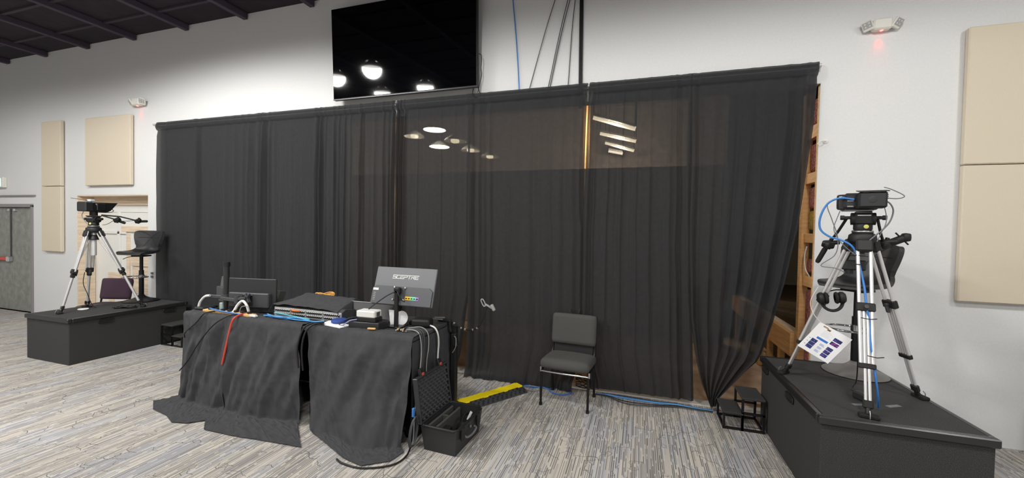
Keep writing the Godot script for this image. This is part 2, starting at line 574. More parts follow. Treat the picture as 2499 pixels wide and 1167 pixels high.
func niche() -> void:
	# shallow unfinished recess left of the curtains: framing, plywood, white board
	var b := MB.new()
	wall_rects(b, [[-9.5, -7.4, 0.0, 2.3]], -0.32, -0.25)
	var n := struct("wall_niche", b, M.white, "shallow unfinished wall recess with pale boards left of the curtains", "recess")
	b = MB.new()
	b.box(Vector3(-9.395, 1.09, -0.196), Vector3(0.03, 2.18, 0.108))
	wpart("side_panel", b, M.pale_wood, n)
	b = MB.new()
	b.box(Vector3(-7.525, 1.09, -0.196), Vector3(0.03, 2.18, 0.108))
	wpart("side_panel", b, M.pale_wood, n)
	b = MB.new()
	b.box(Vector3(-9.372, 1.08, -0.124), Vector3(0.016, 2.16, 0.24), Basis.IDENTITY, 0.002)
	wpart("side_lining", b, M.pale_wood, n)
	b = MB.new()
	b.box(Vector3(-8.46, 2.172, -0.124), Vector3(1.84, 0.016, 0.24), Basis.IDENTITY, 0.002)
	wpart("head_lining", b, M.pale_wood, n)
	b = MB.new()
	b.box(Vector3(-8.46, 2.195, -0.196), Vector3(1.9, 0.03, 0.108))
	wpart("head_board", b, M.pale_wood, n)
	b = MB.new()
	b.box(Vector3(-8.46, -0.01, -0.125), Vector3(1.9, 0.02, 0.25))
	wpart("base_board", b, M.ply, n)
	# boards and rails across the back: [x0, x1, y0, y1, proud, wood]
	for r in [[-9.38, -7.54, 2.02, 2.17, 0.03, 0], [-9.38, -7.54, 1.9, 2.0, 0.012, 1], [-8.6, -7.54, 1.56, 1.66, 0.035, 0], [-9.3, -8.5, 1.52, 1.57, 0.03, 1], [-8.35, -7.54, 0.98, 1.16, 0.035, 0], [-8.35, -7.54, 0.5, 0.96, 0.012, 0], [-8.95, -8.5, 0.72, 0.84, 0.04, 0], [-8.95, -8.85, 0.0, 0.72, 0.03, 0], [-8.62, -8.5, 0.0, 0.72, 0.03, 1], [-8.72, -8.66, 0.84, 1.9, 0.03, 1], [-8.5, -8.42, 0.0, 1.52, 0.02, 0], [-8.3, -7.6, 0.1, 0.4, 0.03, 0]]:
		b = MB.new()
		b.box(Vector3((r[0] + r[1]) * 0.5, (r[2] + r[3]) * 0.5, -0.25 + r[4] * 0.5), Vector3(r[1] - r[0], r[3] - r[2], r[4]), Basis.IDENTITY, 0.003)
		wpart("plank", b, M.white if r[5] == 1 else M.pale_wood, n)
	# wall outlet with a plug beside the stool
	b = MB.new()
	b.box(Vector3(-7.42, 0.89, 0.004), Vector3(0.075, 0.12, 0.008), Basis.IDENTITY, 0.003)
	var t := solo("wall_outlet", b, M.white, "white wall outlet with prongs between recess and curtain", "outlet")
	for s in [-1, 1]:
		b = MB.new()
		b.rbox(Vector3(-7.42, 0.89 + 0.027 * s, 0.016), Vector3(0.05, 0.036, 0.016), 0.006)
		wpart("socket", b, M.grey_plastic, t)

func door() -> void:
	var d := thing("door_1", "grey double steel door with a red panic bar", "door", Vector3(-11.635, 0.0, -0.07))
	d.set_meta("kind", "structure")
	var b := MB.new()
	b.box(Vector3(-10.69, 1.0, -0.055), Vector3(0.06, 2.02, 0.15), Basis.IDENTITY, 0.004)
	b.box(Vector3(-12.58, 1.0, -0.055), Vector3(0.06, 2.02, 0.15), Basis.IDENTITY, 0.004)
	b.box(Vector3(-11.635, 2.0, -0.055), Vector3(1.95, 0.06, 0.15), Basis.IDENTITY, 0.004)
	wpart("frame", b, M.door_frame, d)
	for s in [[-12.55, -11.41], [-11.4, -10.72]]:
		b = MB.new()
		b.box(Vector3((s[0] + s[1]) * 0.5, 0.985, -0.06), Vector3(s[1] - s[0], 1.96, 0.05), Basis.IDENTITY, 0.004)
		var leaf := wpart("door_leaf", b, M.door, d)
		if s[0] < -12.0:
			b = MB.new()
			b.box(Vector3(-11.85, 0.98, 0.0), Vector3(0.72, 0.06, 0.05), Basis.IDENTITY, 0.01)
			wpart("push_bar", b, M.red, leaf, "red push bar")
			b = MB.new()
			b.box(Vector3(-11.45, 0.98, 0.0), Vector3(0.09, 0.1, 0.07), Basis.IDENTITY, 0.012)
			wpart("bar_end", b, M.silver, leaf)
			b = MB.new()
			b.cyl(Vector3(-11.45, 1.02, -0.02), Vector3(-11.45, 1.93, -0.02), 0.011)
			wpart("latch_rod", b, M.dark_grey, leaf)
		b = MB.new()
		b.box(Vector3(s[1] - 0.08 if s[0] < -12.0 else s[0] + 0.1, 1.92, -0.02), Vector3(0.07, 0.05, 0.04), Basis.IDENTITY, 0.006)
		wpart("latch", b, M.silver, leaf)
	b = MB.new()
	b.box(Vector3(-11.8, 2.185, 0.02), Vector3(2.44, 0.02, 0.045), Basis.IDENTITY, 0.003)
	solo("drip_ledge", b, M.door_frame, "thin grey metal ledge on the wall above the door", "ledge")

func back_room() -> void:
	# the unfinished building seen through the slits and faintly through the cloth
	var b := MB.new()
	b.box(Vector3(-2.6, -0.06, -4.75), Vector3(13.8, 0.1, 9.22))
	struct("floor_back_room", b, M.subfloor, "brown subfloor of the unfinished room beyond the curtains", "floor")
	b = MB.new()
	b.box(Vector3(-2.6, 2.9, -9.4), Vector3(13.8, 6.0, 0.12))
	struct("wall_back_room", b, M.back_wall, "far wall of the unfinished room", "wall")
	b = MB.new()
	b.box(Vector3(-9.5, 2.9, -4.8), Vector3(0.12, 6.0, 9.3))
	struct("wall_back_room_left", b, M.grey_wall)
	b = MB.new()
	b.box(Vector3(4.3, 2.9, -4.8), Vector3(0.12, 6.0, 9.3))
	struct("wall_back_room_right", b, M.grey_wall)
	b = MB.new()
	b.box(Vector3(-2.6, 5.95, -4.8), Vector3(14.0, 0.12, 9.5))
	struct("ceiling_back_room", b, M.roof, "brown ceiling of the unfinished room", "ceiling")
	b = MB.new()
	b.box(Vector3(-2.35, 1.4, -2.6), Vector3(7.3, 2.8, 0.08))
	struct("wall_half_height", b, M.back_wall, "half-height partition wall behind the curtains", "wall")
	# bright strip lamps and round lamps hanging there
	var warm := glow(Color(1.0, 0.93, 0.78), 7.0)
	var k := 0
	for s in [[-0.95, 4.07, -0.12, 3.79, -4.0], [-1.0, 4.22, -0.13, 3.98, -6.0], [-1.02, 4.37, -0.2, 4.1, -7.8], [-0.98, 4.28, -0.55, 4.18, -8.6]]:
		var a := Vector3(s[0], s[1], s[4])
		var e := Vector3(s[2], s[3], s[4])
		var t := thing("strip_lamp", ["long strip lamp nearest behind the right curtains, highest of four", "second strip lamp down glowing behind the right curtains", "third strip lamp down glowing behind the right curtains", "short lowest strip lamp glowing behind the right curtains"][k], "lamp", (a + e) * 0.5, 0.0, "strip lamps in the unfinished room")
		k += 1
		b = MB.new()
		b.box((a + e) * 0.5 + Vector3(0, 0.05, 0), Vector3((e - a).length(), 0.06, 0.12), Basis(Vector3.BACK, atan2(e.y - a.y, e.x - a.x)), 0.01)
		wpart("housing", b, M.white, t)
		for q in [a, e]:
			b = MB.new()
			b.cyl(q + Vector3(0, 0.09, 0), Vector3(q.x, 5.89, q.z), 0.008, -1, 6)
			wpart("hanger", b, M.black_metal, t)
		b = MB.new()
		b.tube([a, (a + e) * 0.5, e], 0.045, 10)
		wpart("tube_glow", b, warm, t)
		if k == 4: continue
		var l := OmniLight3D.new()
		l.name = "strip_light"
		t.add_child(l)
		l.position = Vector3(0, -0.12, 0)
		l.light_energy = 3.6
		l.light_color = Color(1.0, 0.94, 0.84)
		l.light_size = 0.1
		l.omni_range = 20.0
		l.omni_attenuation = 2.0
		l.shadow_enabled = true
	k = 0
	for p in [[-4.6, 4.02, -4.0], [-4.07, 3.73, -4.0], [-5.5, 4.05, -4.6], [-5.0, 3.85, -5.0], [-4.25, 3.78, -5.3], [-3.98, 3.73, -6.0]]:
		var t := thing("hanging_lamp", ["highest round lamp glowing through the middle curtain", "round lamp glowing right below the highest one behind the curtain", "leftmost round lamp glowing behind the middle curtain", "round lamp glowing under the highest one behind the curtain", "flat round lamp glowing near the curtain seam", "rightmost faint round lamp glowing past the curtain seam"][k], "lamp", Vector3(p[0], p[1], p[2]), 0.0, "round lamps in the unfinished room")
		b = MB.new()
		b.lathe([Vector2(0.02, 0.16), Vector2(0.08, 0.14), Vector2(0.22, 0.05), Vector2(0.26, 0.0)], 16)
		part("shade", b, M.white, t)
		b = MB.new()
		b.rbox(Vector3(0, 0.01, 0), Vector3(0.17, 0.09, 0.17), 0.04)
		part("bulb", b, warm, t)
		b = MB.new()
		b.cyl(Vector3(0, 0.11, 0), Vector3(0, 5.88 - p[1], 0), 0.006, -1, 6)
		part("cord", b, M.cord, t)
		if k in [0, 3]:
			var l := OmniLight3D.new()
			l.name = "bulb_light"
			t.add_child(l)
			l.position = Vector3(0, -0.16, 0)
			l.light_energy = 5.0
			l.light_color = Color(1.0, 0.94, 0.84)
			l.light_size = 0.08
			l.omni_range = 20.0
			l.omni_attenuation = 2.0
			l.shadow_enabled = true
		k += 1
	# cut end of the wall right of the curtains: studs, blocks, insulation
	var f := thing("wall_framing", "exposed wooden studs with pink insulation right of the curtains", "framing", Vector3(1.6, 0.0, -0.25))
	f.set_meta("kind", "structure")
	for s in [[-0.375, -0.305], [-0.235, -0.15], [-0.06, -0.018]]:
		b = MB.new()
		b.box(Vector3(1.586 if s[0] > -0.3 else 1.575, 1.56, (s[0] + s[1]) * 0.5), Vector3(0.07, 3.12, s[1] - s[0]), Basis.IDENTITY, 0.004)
		if s[1] < -0.2 or s[0] > -0.1: wpart("stud", b, M.wood, f)
	for s in [[2.72, 0.12], [2.28, 0.1], [1.7, 0.09], [1.28, 0.1], [0.35, 0.1]]:
		b = MB.new()
		b.box(Vector3(1.59, s[0], -0.183), Vector3(0.06, s[1], 0.242), Basis.IDENTITY, 0.003)
		wpart("block", b, M.wood, f)
	for s in [[2.62, 2.35, 0], [2.2, 1.99, 0], [1.97, 1.78, 1], [1.5, 1.36, 0], [1.2, 0.72, 0], [0.7, 0.42, 0], [3.05, 2.8, 0]]:
		b = MB.new()
		b.rbox(Vector3(1.622, (s[0] + s[1]) * 0.5, -0.183), Vector3(0.07, s[0] - s[1], 0.24), 0.03)
		wpart("insulation", b, M.pink if s[2] == 0 else M.yellow_wool, f, "pink insulation" if s[2] == 0 else "yellow insulation")
	b = MB.new()
	b.box(Vector3(1.7, 1.56, -0.2), Vector3(0.06, 3.12, 0.34))
	wpart("backing", b, M.ply, f)
	b = MB.new()
	b.tube(smooth([Vector3(1.555, 1.62, -0.2), Vector3(1.545, 1.52, -0.22), Vector3(1.55, 1.4, -0.2), Vector3(1.57, 1.33, -0.15)]), 0.006, 6)
	wpart("conduit_wire", b, M.white_cord, f)
	# raised platform behind the wall
	var p := thing("wood_platform", "raised timber platform with dark floor behind the right curtain edge", "platform", Vector3(2.9, 0.0, -2.6))
	b = MB.new()
	b.box(Vector3(2.86, 0.705, -2.75), Vector3(2.6, 0.03, 4.7))
	wpart("deck", b, M.osb, p)
	b = MB.new()
	b.box(Vector3(1.53, 0.6, -2.75), Vector3(0.05, 0.24, 4.7), Basis.IDENTITY, 0.004)
	wpart("rim_joist", b, M.wood, p)
	b = MB.new()
	b.box(Vector3(1.6, 0.7, -2.75), Vector3(0.09, 0.045, 4.7), Basis.IDENTITY, 0.004)
	wpart("top_plate", b, M.pale_wood, p)
	for z in [-0.5, -0.9, -1.3, -1.7, -2.3, -3.0, -3.8, -4.6]:
		b = MB.new()
		b.box(Vector3(1.58, 0.24, z), Vector3(0.05, 0.48, 0.09), Basis.IDENTITY, 0.003)
		wpart("post", b, M.wood, p)
	b = MB.new()
	b.box(Vector3(1.9, 0.24, -2.75), Vector3(0.04, 0.48, 4.7))
	wpart("skirting", b, M.osb, p)
	b = MB.new()
	b.box(Vector3(1.42, 2.9, -6.2), Vector3(0.1, 5.9, 6.2))
	struct("wall_sheathing", b, M.osb, "dark sheathing wall beyond the right curtains", "wall")
	b = MB.new()
	b.box(Vector3(3.0, 1.35, -5.6), Vector3(2.5, 2.7, 0.1))
	struct("wall_partition", b, M.grey_wall, "pale grey partition beyond the timber platform", "wall")

# ---------------------------------------------------------------- curtains
func curtain(label: String, xl: Array, xr: Array, hem: Array, folds: Array, sd: int, ripple := 0.012, pool := 0.0) -> void:
	var n := FastNoiseLite.new()
	n.seed = sd
	n.frequency = 1.0
	n.fractal_octaves = 3
	var cols := 180
	var rows := 50
	var P := []
	var width: float = absf(xr[0][1] - xl[0][1])
	for i in rows + 1:
		var t := float(i) / rows
		# rows crowd at the pocket
		var v := t * 0.05 if t < 0.2 else 0.01 + (t - 0.2) / 0.8 * 0.99
		if t < 0.2: v = t / 0.2 * 0.04
		else: v = 0.04 + (t - 0.2) / 0.8 * 0.96
		var row := []
		for j in cols + 1:
			var s := float(j) / cols
			var bottom := keyed(hem, -s)
			var y := lerpf(3.292, bottom, v)
			var x0 := keyed(xl, y)
			var x1 := keyed(xr, y)
			var x := lerpf(x0, x1, s)
			var squeeze := clampf(1.0 - absf(x1 - x0) / width, 0.0, 0.9)
			var z := 0.062
			for f in folds:
				var d: float = (s - f[0] - 0.012 * n.get_noise_2d(f[0] * 9.0, y * 0.7)) / f[1]
				z += f[2] * exp(-d * d) * (0.55 + 0.45 * smoothstep(0.0, 0.25, v))
			z += ripple * n.get_noise_2d(s * width * 5.0, y * 0.25) * smoothstep(0.02, 0.3, v)
			z += ripple * 0.35 * n.get_noise_2d(s * width * 18.0 + 40.0, y * 0.15) * smoothstep(0.02, 0.2, v)
			z += squeeze * 0.035 * sin(s * 42.0 + 2.0 * n.get_noise_1d(y * 1.5))
			if v < 0.04:
				# rod pocket
				var q := v / 0.04
				z = lerpf(z, 0.075, 0.5) + 0.022 * sin(q * PI)
			z -= 0.016 * exp(-pow((v - 0.043) / 0.006, 2.0))
			if pool > 0.0:
				var g := smoothstep(0.94, 1.0, v)
				z += pool * g * (0.7 + 0.6 * n.get_noise_1d(s * 8.0 + 5.0))
				y = maxf(y, 0.006 + 0.02 * absf(n.get_noise_1d(s * 14.0)) * g)
			row.append(Vector3(x, y, maxf(z, 0.012)))
		P.append(row)
	var b := MB.new()
	b.grid(P)
	solo("curtain", b, M.curtain, label, "curtain", "black curtains along the pipe")

func straight(x: float) -> Array:
	return [[3.3, x], [0.0, x]]

func curtains() -> void:
	curtain("leftmost black curtain, behind the left riser", straight(-7.21), straight(-5.05), [[0.0, 0.01], [-1.0, 0.01]], [[0.02, 0.03, 0.03], [0.08, 0.02, -0.03], [0.4, 0.02, 0.05], [0.43, 0.012, -0.03], [0.68, 0.02, 0.02], [0.76, 0.02, 0.025], [0.83, 0.015, 0.03], [0.88, 0.012, 0.03], [0.92, 0.012, -0.02], [0.97, 0.02, 0.05]], 1)
	curtain("second black curtain from the left, above the left monitors", straight(-5.06), straight(-4.05), [[0.0, 0.01], [-1.0, 0.01]], [[0.02, 0.03, 0.06], [0.08, 0.02, -0.02], [0.14, 0.03, 0.04], [0.22, 0.03, 0.02], [0.5, 0.05, 0.01], [0.93, 0.03, 0.04], [0.985, 0.02, -0.02]], 2)
	curtain("third black curtain from the left, finely rippled, left of the narrow middle slit", straight(-4.06), straight(-2.905), [[0.0, 0.01], [-1.0, 0.01]], [[0.02, 0.02, 0.05], [0.08, 0.012, 0.02], [0.2, 0.015, 0.025], [0.27, 0.012, 0.025], [0.35, 0.012, 0.03], [0.42, 0.014, 0.02], [0.56, 0.014, 0.04], [0.6, 0.01, -0.02], [0.74, 0.02, 0.02], [0.86, 0.015, 0.03], [0.93, 0.014, -0.02], [0.97, 0.012, 0.04]], 3, 0.016)
	curtain("black curtain behind the upright monitor with round lamps glowing through", straight(-2.885), [[3.3, -1.9], [0.95, -1.88], [0.82, -1.9], [0.561, -1.933], [0.266, -1.97], [0.0, -2.045]], [[0.0, 0.01], [-1.0, 0.005]], [[0.01, 0.012, 0.04], [0.035, 0.008, -0.03], [0.06, 0.01, 0.04], [0.085, 0.008, -0.02], [0.11, 0.01, 0.035], [0.15, 0.02, -0.01], [0.3, 0.01, 0.008], [0.62, 0.01, 0.008], [0.8, 0.02, 0.01], [0.97, 0.03, 0.03]], 4, 0.01, 0.05)
	curtain("black curtain behind the empty chair, pooling on the carpet", [[3.3, -1.922], [1.337, -1.898], [0.856, -1.887], [0.324, -1.882], [0.0, -1.897]], [[3.3, -0.55], [3.2, -0.562], [2.443, -0.572], [1.92, -0.566], [1.8, -0.55], [0.45, -0.54], [0.102, -0.642]], [[0.0, 0.0], [-1.0, 0.015]], [[0.015, 0.03, 0.03], [0.05, 0.012, -0.02], [0.1, 0.02, 0.03], [0.16, 0.012, -0.015], [0.2, 0.02, 0.02], [0.55, 0.05, 0.015], [0.8, 0.03, 0.02], [0.9, 0.02, 0.02], [0.965, 0.015, 0.035]], 5, 0.012, 0.07)
	curtain("black curtain with bright lamp stripes glowing through, right of the tall slit", [[3.3, -0.535], [3.168, -0.543], [2.876, -0.552], [2.356, -0.558], [1.92, -0.568], [1.8, -0.575], [0.45, -0.56], [0.125, -0.471]], [[3.3, 0.461], [1.602, 0.491], [0.791, 0.525], [0.066, 0.556]], [[0.0, 0.06], [-1.0, 0.066]], [[0.03, 0.025, 0.05], [0.09, 0.012, 0.02], [0.22, 0.01, 0.012], [0.36, 0.008, 0.02], [0.5, 0.012, 0.015], [0.62, 0.02, 0.02], [0.8, 0.02, 0.02], [0.86, 0.012, 0.03], [0.9, 0.012, -0.02], [0.97, 0.02, 0.03]], 6, 0.012)
	curtain("rightmost black curtain swept aside beside the right riser", [[3.3, 0.45], [1.602, 0.475], [0.85, 0.51], [0.77, 0.525], [0.509, 0.562], [0.271, 0.617], [0.021, 0.715]], [[3.3, 1.512], [3.247, 1.502], [2.739, 1.484], [2.373, 1.448], [1.78, 1.387], [1.289, 1.306], [0.903, 1.219], [0.545, 1.113], [0.327, 0.931], [0.125, 0.76], [0.0, 0.74]], [[0.0, 0.012], [-1.0, 0.06]], [[0.02, 0.02, 0.02], [0.06, 0.012, -0.02], [0.2, 0.03, 0.012], [0.36, 0.03, 0.012], [0.5, 0.03, 0.02], [0.62, 0.04, 0.015], [0.78, 0.03, 0.03], [0.86, 0.02, -0.015], [0.93, 0.02, 0.035], [0.985, 0.012, 0.03]], 7, 0.012)
	var b := MB.new()
	b.cyl(Vector3(-7.32, 3.266, 0.055), Vector3(1.53, 3.266, 0.055), 0.016)
	var t := solo("curtain_rod", b, M.alu, "long metal pipe carrying the black curtains", "curtain rod")
	for x in [-7.3, -2.895, -0.548, 1.52]:
		b = MB.new()
		b.box(Vector3(x, 3.272, 0.03), Vector3(0.03, 0.05, 0.06), Basis.IDENTITY, 0.006)
		wpart("bracket", b, M.white, t)
	var h := thing("wall_hook", "white curtain tieback hook on the wall beside the framing", "hook", Vector3(1.6, 2.59, 0.0))
	b = MB.new()
	b.lathe([Vector2(0.0, 0.012), Vector2(0.02, 0.012), Vector2(0.024, 0.0)], 16, Transform3D(Basis(Vector3.RIGHT, PI / 2), Vector3(0, 0, 0)))
	part("plate", b, M.white, h)
	b = MB.new()
	b.tube(smooth([Vector3(0.0, 0, 0.01), Vector3(-0.03, -0.006, 0.05), Vector3(-0.06, -0.012, 0.06), Vector3(-0.075, -0.03, 0.05), Vector3(-0.062, -0.042, 0.04)]), 0.005, 6)
	part("hook_arm", b, M.white, h)

# ---------------------------------------------------------------- things on the wall
func wall_things() -> void:
	var b: MB
	var names := ["upper half of the narrow beige acoustic panel beside the door", "lower half of the narrow beige acoustic panel beside the door", "square beige acoustic panel above the wall recess", "upper beige acoustic panel on the right wall edge", "lower beige acoustic panel on the right wall edge"]
	var k := 0
	for r in [[-10.27, -9.70, 2.345, 3.49], [-10.27, -9.70, 1.18, 2.335], [-9.02, -7.86, 2.335, 3.475], [2.55, 3.76, 2.34, 3.468], [2.55, 3.76, 1.2, 2.332]]:
		b = MB.new()
		b.box(Vector3((r[0] + r[1]) * 0.5, (r[2] + r[3]) * 0.5, 0.037), Vector3(r[1] - r[0], r[3] - r[2], 0.05), Basis.IDENTITY, 0.008)
		var t := solo("acoustic_panel", b, M.panel, names[k], "acoustic panel", "beige acoustic panels")
		b = MB.new()
		b.box(Vector3((r[0] + r[1]) * 0.5, (r[2] + r[3]) * 0.5, 0.006), Vector3(r[1] - r[0] - 0.1, r[3] - r[2] - 0.1, 0.012))
		wpart("mounting_cleat", b, M.dark_grey, t)
		k += 1
	emergency(Vector3(1.967, 3.575, 0.0), 1.0, "white twin-head emergency light with red indicator above the right riser")
	emergency(Vector3(-7.70, 3.655, 0.0), 1.25, "small white emergency light with red indicator above the square panel")
	# exit sign, cut by the left edge of the picture
	var t := thing("exit_sign", "glowing green exit sign over the grey door", "sign", Vector3(-11.68, 2.44, 0.0))
	b = MB.new()
	b.box(Vector3(0, 0, 0.03), Vector3(0.36, 0.2, 0.06), Basis.IDENTITY, 0.008)
	part("housing", b, M.housing, t)
	b = MB.new()
	b.box(Vector3(-0.02, 0, 0.062), Vector3(0.28, 0.15, 0.004))
	part("lit_face", b, glow(Color(0.62, 1.0, 0.82), 0.9), t)
	var tm := TextMesh.new()
	tm.text = "EXIT"
	var sf := SystemFont.new()
	sf.font_names = PackedStringArray(["Droid Sans"])
	sf.font_weight = 700
	tm.font = sf
	tm.font_size = 32
	tm.pixel_size = 0.0034
	tm.depth = 0.002
	var tx := MeshInstance3D.new()
	tx.name = "lettering"
	tx.mesh = tm
	tx.material_override = glow(Color(0.3, 0.9, 0.62), 0.8)
	tx.position = Vector3(-0.06, 0, 0.065)
	t.add_child(tx)
	# television
	var tv := thing("television", "huge black wall television reflecting the ceiling lamps", "television", Vector3(-2.795, 3.345, 0.1))
	var tb := Basis(Vector3.RIGHT, deg_to_rad(3.0))
	b = MB.new()
	b.box(tb * Vector3(0, 0.565, 0.0), Vector3(2.0, 1.13, 0.05), tb, 0.006)
	part("body", b, M.black, tv)
	b = MB.new()
	b.box(tb * Vector3(0, 0.57, 0.027), Vector3(1.975, 1.10, 0.006), tb)
	part("screen", b, M.screen, tv)
	b = MB.new()
	b.box(tb * Vector3(0, 0.006, 0.024), Vector3(2.0, 0.012, 0.012), tb, 0.002)
	part("lower_bezel", b, M.edge, tv)
	b = MB.new()
	b.box(Vector3(0, 0.5, -0.06), Vector3(0.7, 0.5, 0.07))
	part("wall_mount", b, M.black_metal, tv)
	cable("television_cable", [Vector3(-1.9, 3.5, 0.06), Vector3(-1.8, 3.34, 0.08), Vector3(-1.78, 3.25, 0.09), Vector3(-1.84, 3.24, 0.1), Vector3(-1.87, 3.3, 0.08), Vector3(-1.86, 3.4, 0.06)], 0.005, M.cord, "black cable loop hanging under the television corner")
	cable("curled_cable", [Vector3(-1.82, 3.75, 0.06), Vector3(-1.775, 3.72, 0.07), Vector3(-1.77, 3.65, 0.07), Vector3(-1.78, 3.58, 0.06), Vector3(-1.77, 3.5, 0.06), Vector3(-1.79, 3.42, 0.06), Vector3(-1.81, 3.3, 0.07)], 0.004, M.cord, "thin black cord curling along the right side of the television")
	# cables dropping down the wall behind the curtain rod
	cable("blue_cable", [Vector3(-1.45, 4.64, 0.02), Vector3(-1.424, 4.33, 0.02), Vector3(-1.369, 3.82, 0.02), Vector3(-1.33, 3.33, 0.02), Vector3(-1.325, 3.15, 0.02)], 0.006, M.blue, "blue network cable hanging on the wall right of the television")
	var drops := [[[-0.8, 4.65], [-1.21, 3.31], [-1.29, 3.05], "leftmost thin slack cable slanting down to the curtain rod"], [[-0.685, 4.65], [-0.995, 3.31], [-1.06, 3.05], "left one of the pair of slack cables slanting to the curtain rod"], [[-0.66, 4.65], [-0.975, 3.31], [-1.03, 3.05], "right one of the pair of slack cables slanting to the curtain rod"], [[-0.67, 4.65], [-0.775, 3.31], [-0.8, 3.05], "thin cable nearly upright beside the thick black cable"]]
	for d in drops:
		cable("hanging_cable", [Vector3(d[0][0], d[0][1], 0.03), Vector3((d[0][0] + d[1][0]) * 0.5 - 0.015, (d[0][1] + d[1][1]) * 0.5, 0.025), Vector3(d[1][0], d[1][1], 0.012), Vector3(d[2][0], d[2][1], 0.012)], 0.0045, M.dark_grey, d[3], "slack cables from the ceiling")
	b = MB.new()
	for s in [-0.013, 0.001, 0.015]:
		b.tube([Vector3(-0.655 + s, 4.65, 0.02), Vector3(-0.65 + s, 4.2, 0.02), Vector3(-0.642 + s, 3.31, 0.014), Vector3(-0.64 + s, 3.05, 0.014)], 0.007, 6)
	solo("cable_bundle", b, M.cord, "thick black cable bundle running straight down the wall", "cable")

func emergency(at: Vector3, k: float, label: String) -> void:
	var t := thing("emergency_light", label, "emergency light", at, 0.0, "emergency lights")
	var b := MB.new()
	b.box(Vector3(0, 0, 0.035 * k), Vector3(0.135, 0.095, 0.07) * k, Basis.IDENTITY, 0.012 * k)
	part("body", b, M.housing, t)
	for s in [-1.0, 1.0]:
		var bs := Basis(Vector3.UP, s * 0.5) * Basis(Vector3.BACK, -s * 0.25) * Basis(Vector3.RIGHT, 0.5)
		var c := Vector3(s * 0.105, -0.004, 0.05) * k
		b = MB.new()
		b.box(c, Vector3(0.075, 0.085, 0.025) * k, bs, 0.006 * k)
		var h := part("lamp_head", b, M.housing, t)
		b = MB.new()
		b.box(c + bs * Vector3(0, 0.008, 0.013) * k, Vector3(0.062, 0.055, 0.003) * k, bs)
		part("lens", b, M.grey_lens, h)
		for q in [[-1, -1], [1, -1], [-1, 1], [1, 1]]:
			b = MB.new()
			b.lathe([Vector2(0.0, 0.003), Vector2(0.006 * k, 0.0)], 8, Transform3D(bs * Basis(Vector3.RIGHT, PI / 2), c + bs * Vector3(q[0] * 0.014, 0.008 + q[1] * 0.013, 0.015) * k))
			part("diode", b, M.white, h)
		b = MB.new()
		b.cyl(Vector3(s * 0.06, -0.02, 0.03) * k, Vector3(s * 0.09, -0.02, 0.045) * k, 0.014 * k)
		part("swivel", b, M.housing, t)
	b = MB.new()
	b.rbox(Vector3(0.0, -0.05, 0.04) * k, Vector3(0.02, 0.012, 0.02) * k, 0.005)
	part("indicator_light", b, glow(Color(1.0, 0.25, 0.2), 6.0), t)
	var l := SpotLight3D.new()
	l.name = "indicator_glow"
	t.add_child(l)
	l.position = Vector3(0, -0.062, 0.04) * k
	l.rotation.x = -PI / 2 + 0.25
	l.spot_angle = 30.0
	l.light_color = Color(1.0, 0.1, 0.08)
	l.light_energy = 0.02 * k
	l.light_size = 0.01
	l.spot_range = 20.0
	l.shadow_enabled = true

# ---------------------------------------------------------------- risers and steps
func riser(label: String, x0: float, x1: float, z0: float, z1: float, h: float, slots: Array) -> void:
	var t := thing("camera_riser", label, "riser", Vector3((x0 + x1) * 0.5, 0.0, (z0 + z1) * 0.5), 0.0, "black camera risers")
	var w := x1 - x0
	var d := z1 - z0
	var b := MB.new()
	b.box(Vector3(0, h * 0.5 - 0.02, 0), Vector3(w - 0.03, h - 0.04, d - 0.03), Basis.IDENTITY, 0.006)
	part("body", b, M.riser, t)
	b = MB.new()
	b.box(Vector3(0, h - 0.02, 0), Vector3(w - 0.06, 0.04, d - 0.06))
	part("carpet_top", b, M.riser, t)
	for s in [-1.0, 1.0]:
		b = MB.new()
		b.box(Vector3(0, h - 0.025, s * (d * 0.5 - 0.02)), Vector3(w, 0.05, 0.042), Basis.IDENTITY, 0.006)
		part("edge_trim", b, M.edge, t, "black metal edge trim")
		b = MB.new()
		for q in [0.008, 0.02, 0.032]:
			b.box(Vector3(0, h + 0.0012, s * (d * 0.5 - q)), Vector3(w - 0.02, 0.0024, 0.006), Basis.IDENTITY, 0.001)
		part("trim_ribs", b, M.edge, t).set_meta("kind", "stuff")
		b = MB.new()
		b.box(Vector3(s * (w * 0.5 - 0.02), h - 0.025, 0), Vector3(0.042, 0.05, d - 0.085), Basis.IDENTITY, 0.006)
		part("edge_trim", b, M.edge, t, "black metal edge trim")
	for s in slots:
		b = MB.new()
		b.rbox(Vector3(s[0] * (w * 0.5 - 0.012), s[2], s[1]), Vector3(0.012, 0.045, 0.15), 0.006)
		part("hand_hole", b, M.rubber, t)
		b = MB.new()
		var ring := []
		for i in 20:
			var a := TAU * i / 20.0
			ring.append(Vector3(s[0] * (w * 0.5 - 0.008), s[2] + 0.026 * sin(a), s[1] + 0.075 * clampf(1.35 * cos(a), -1.0, 1.0)))
		b.tube(ring, 0.006, 6, true)
		part("hole_rim", b, M.black, t)

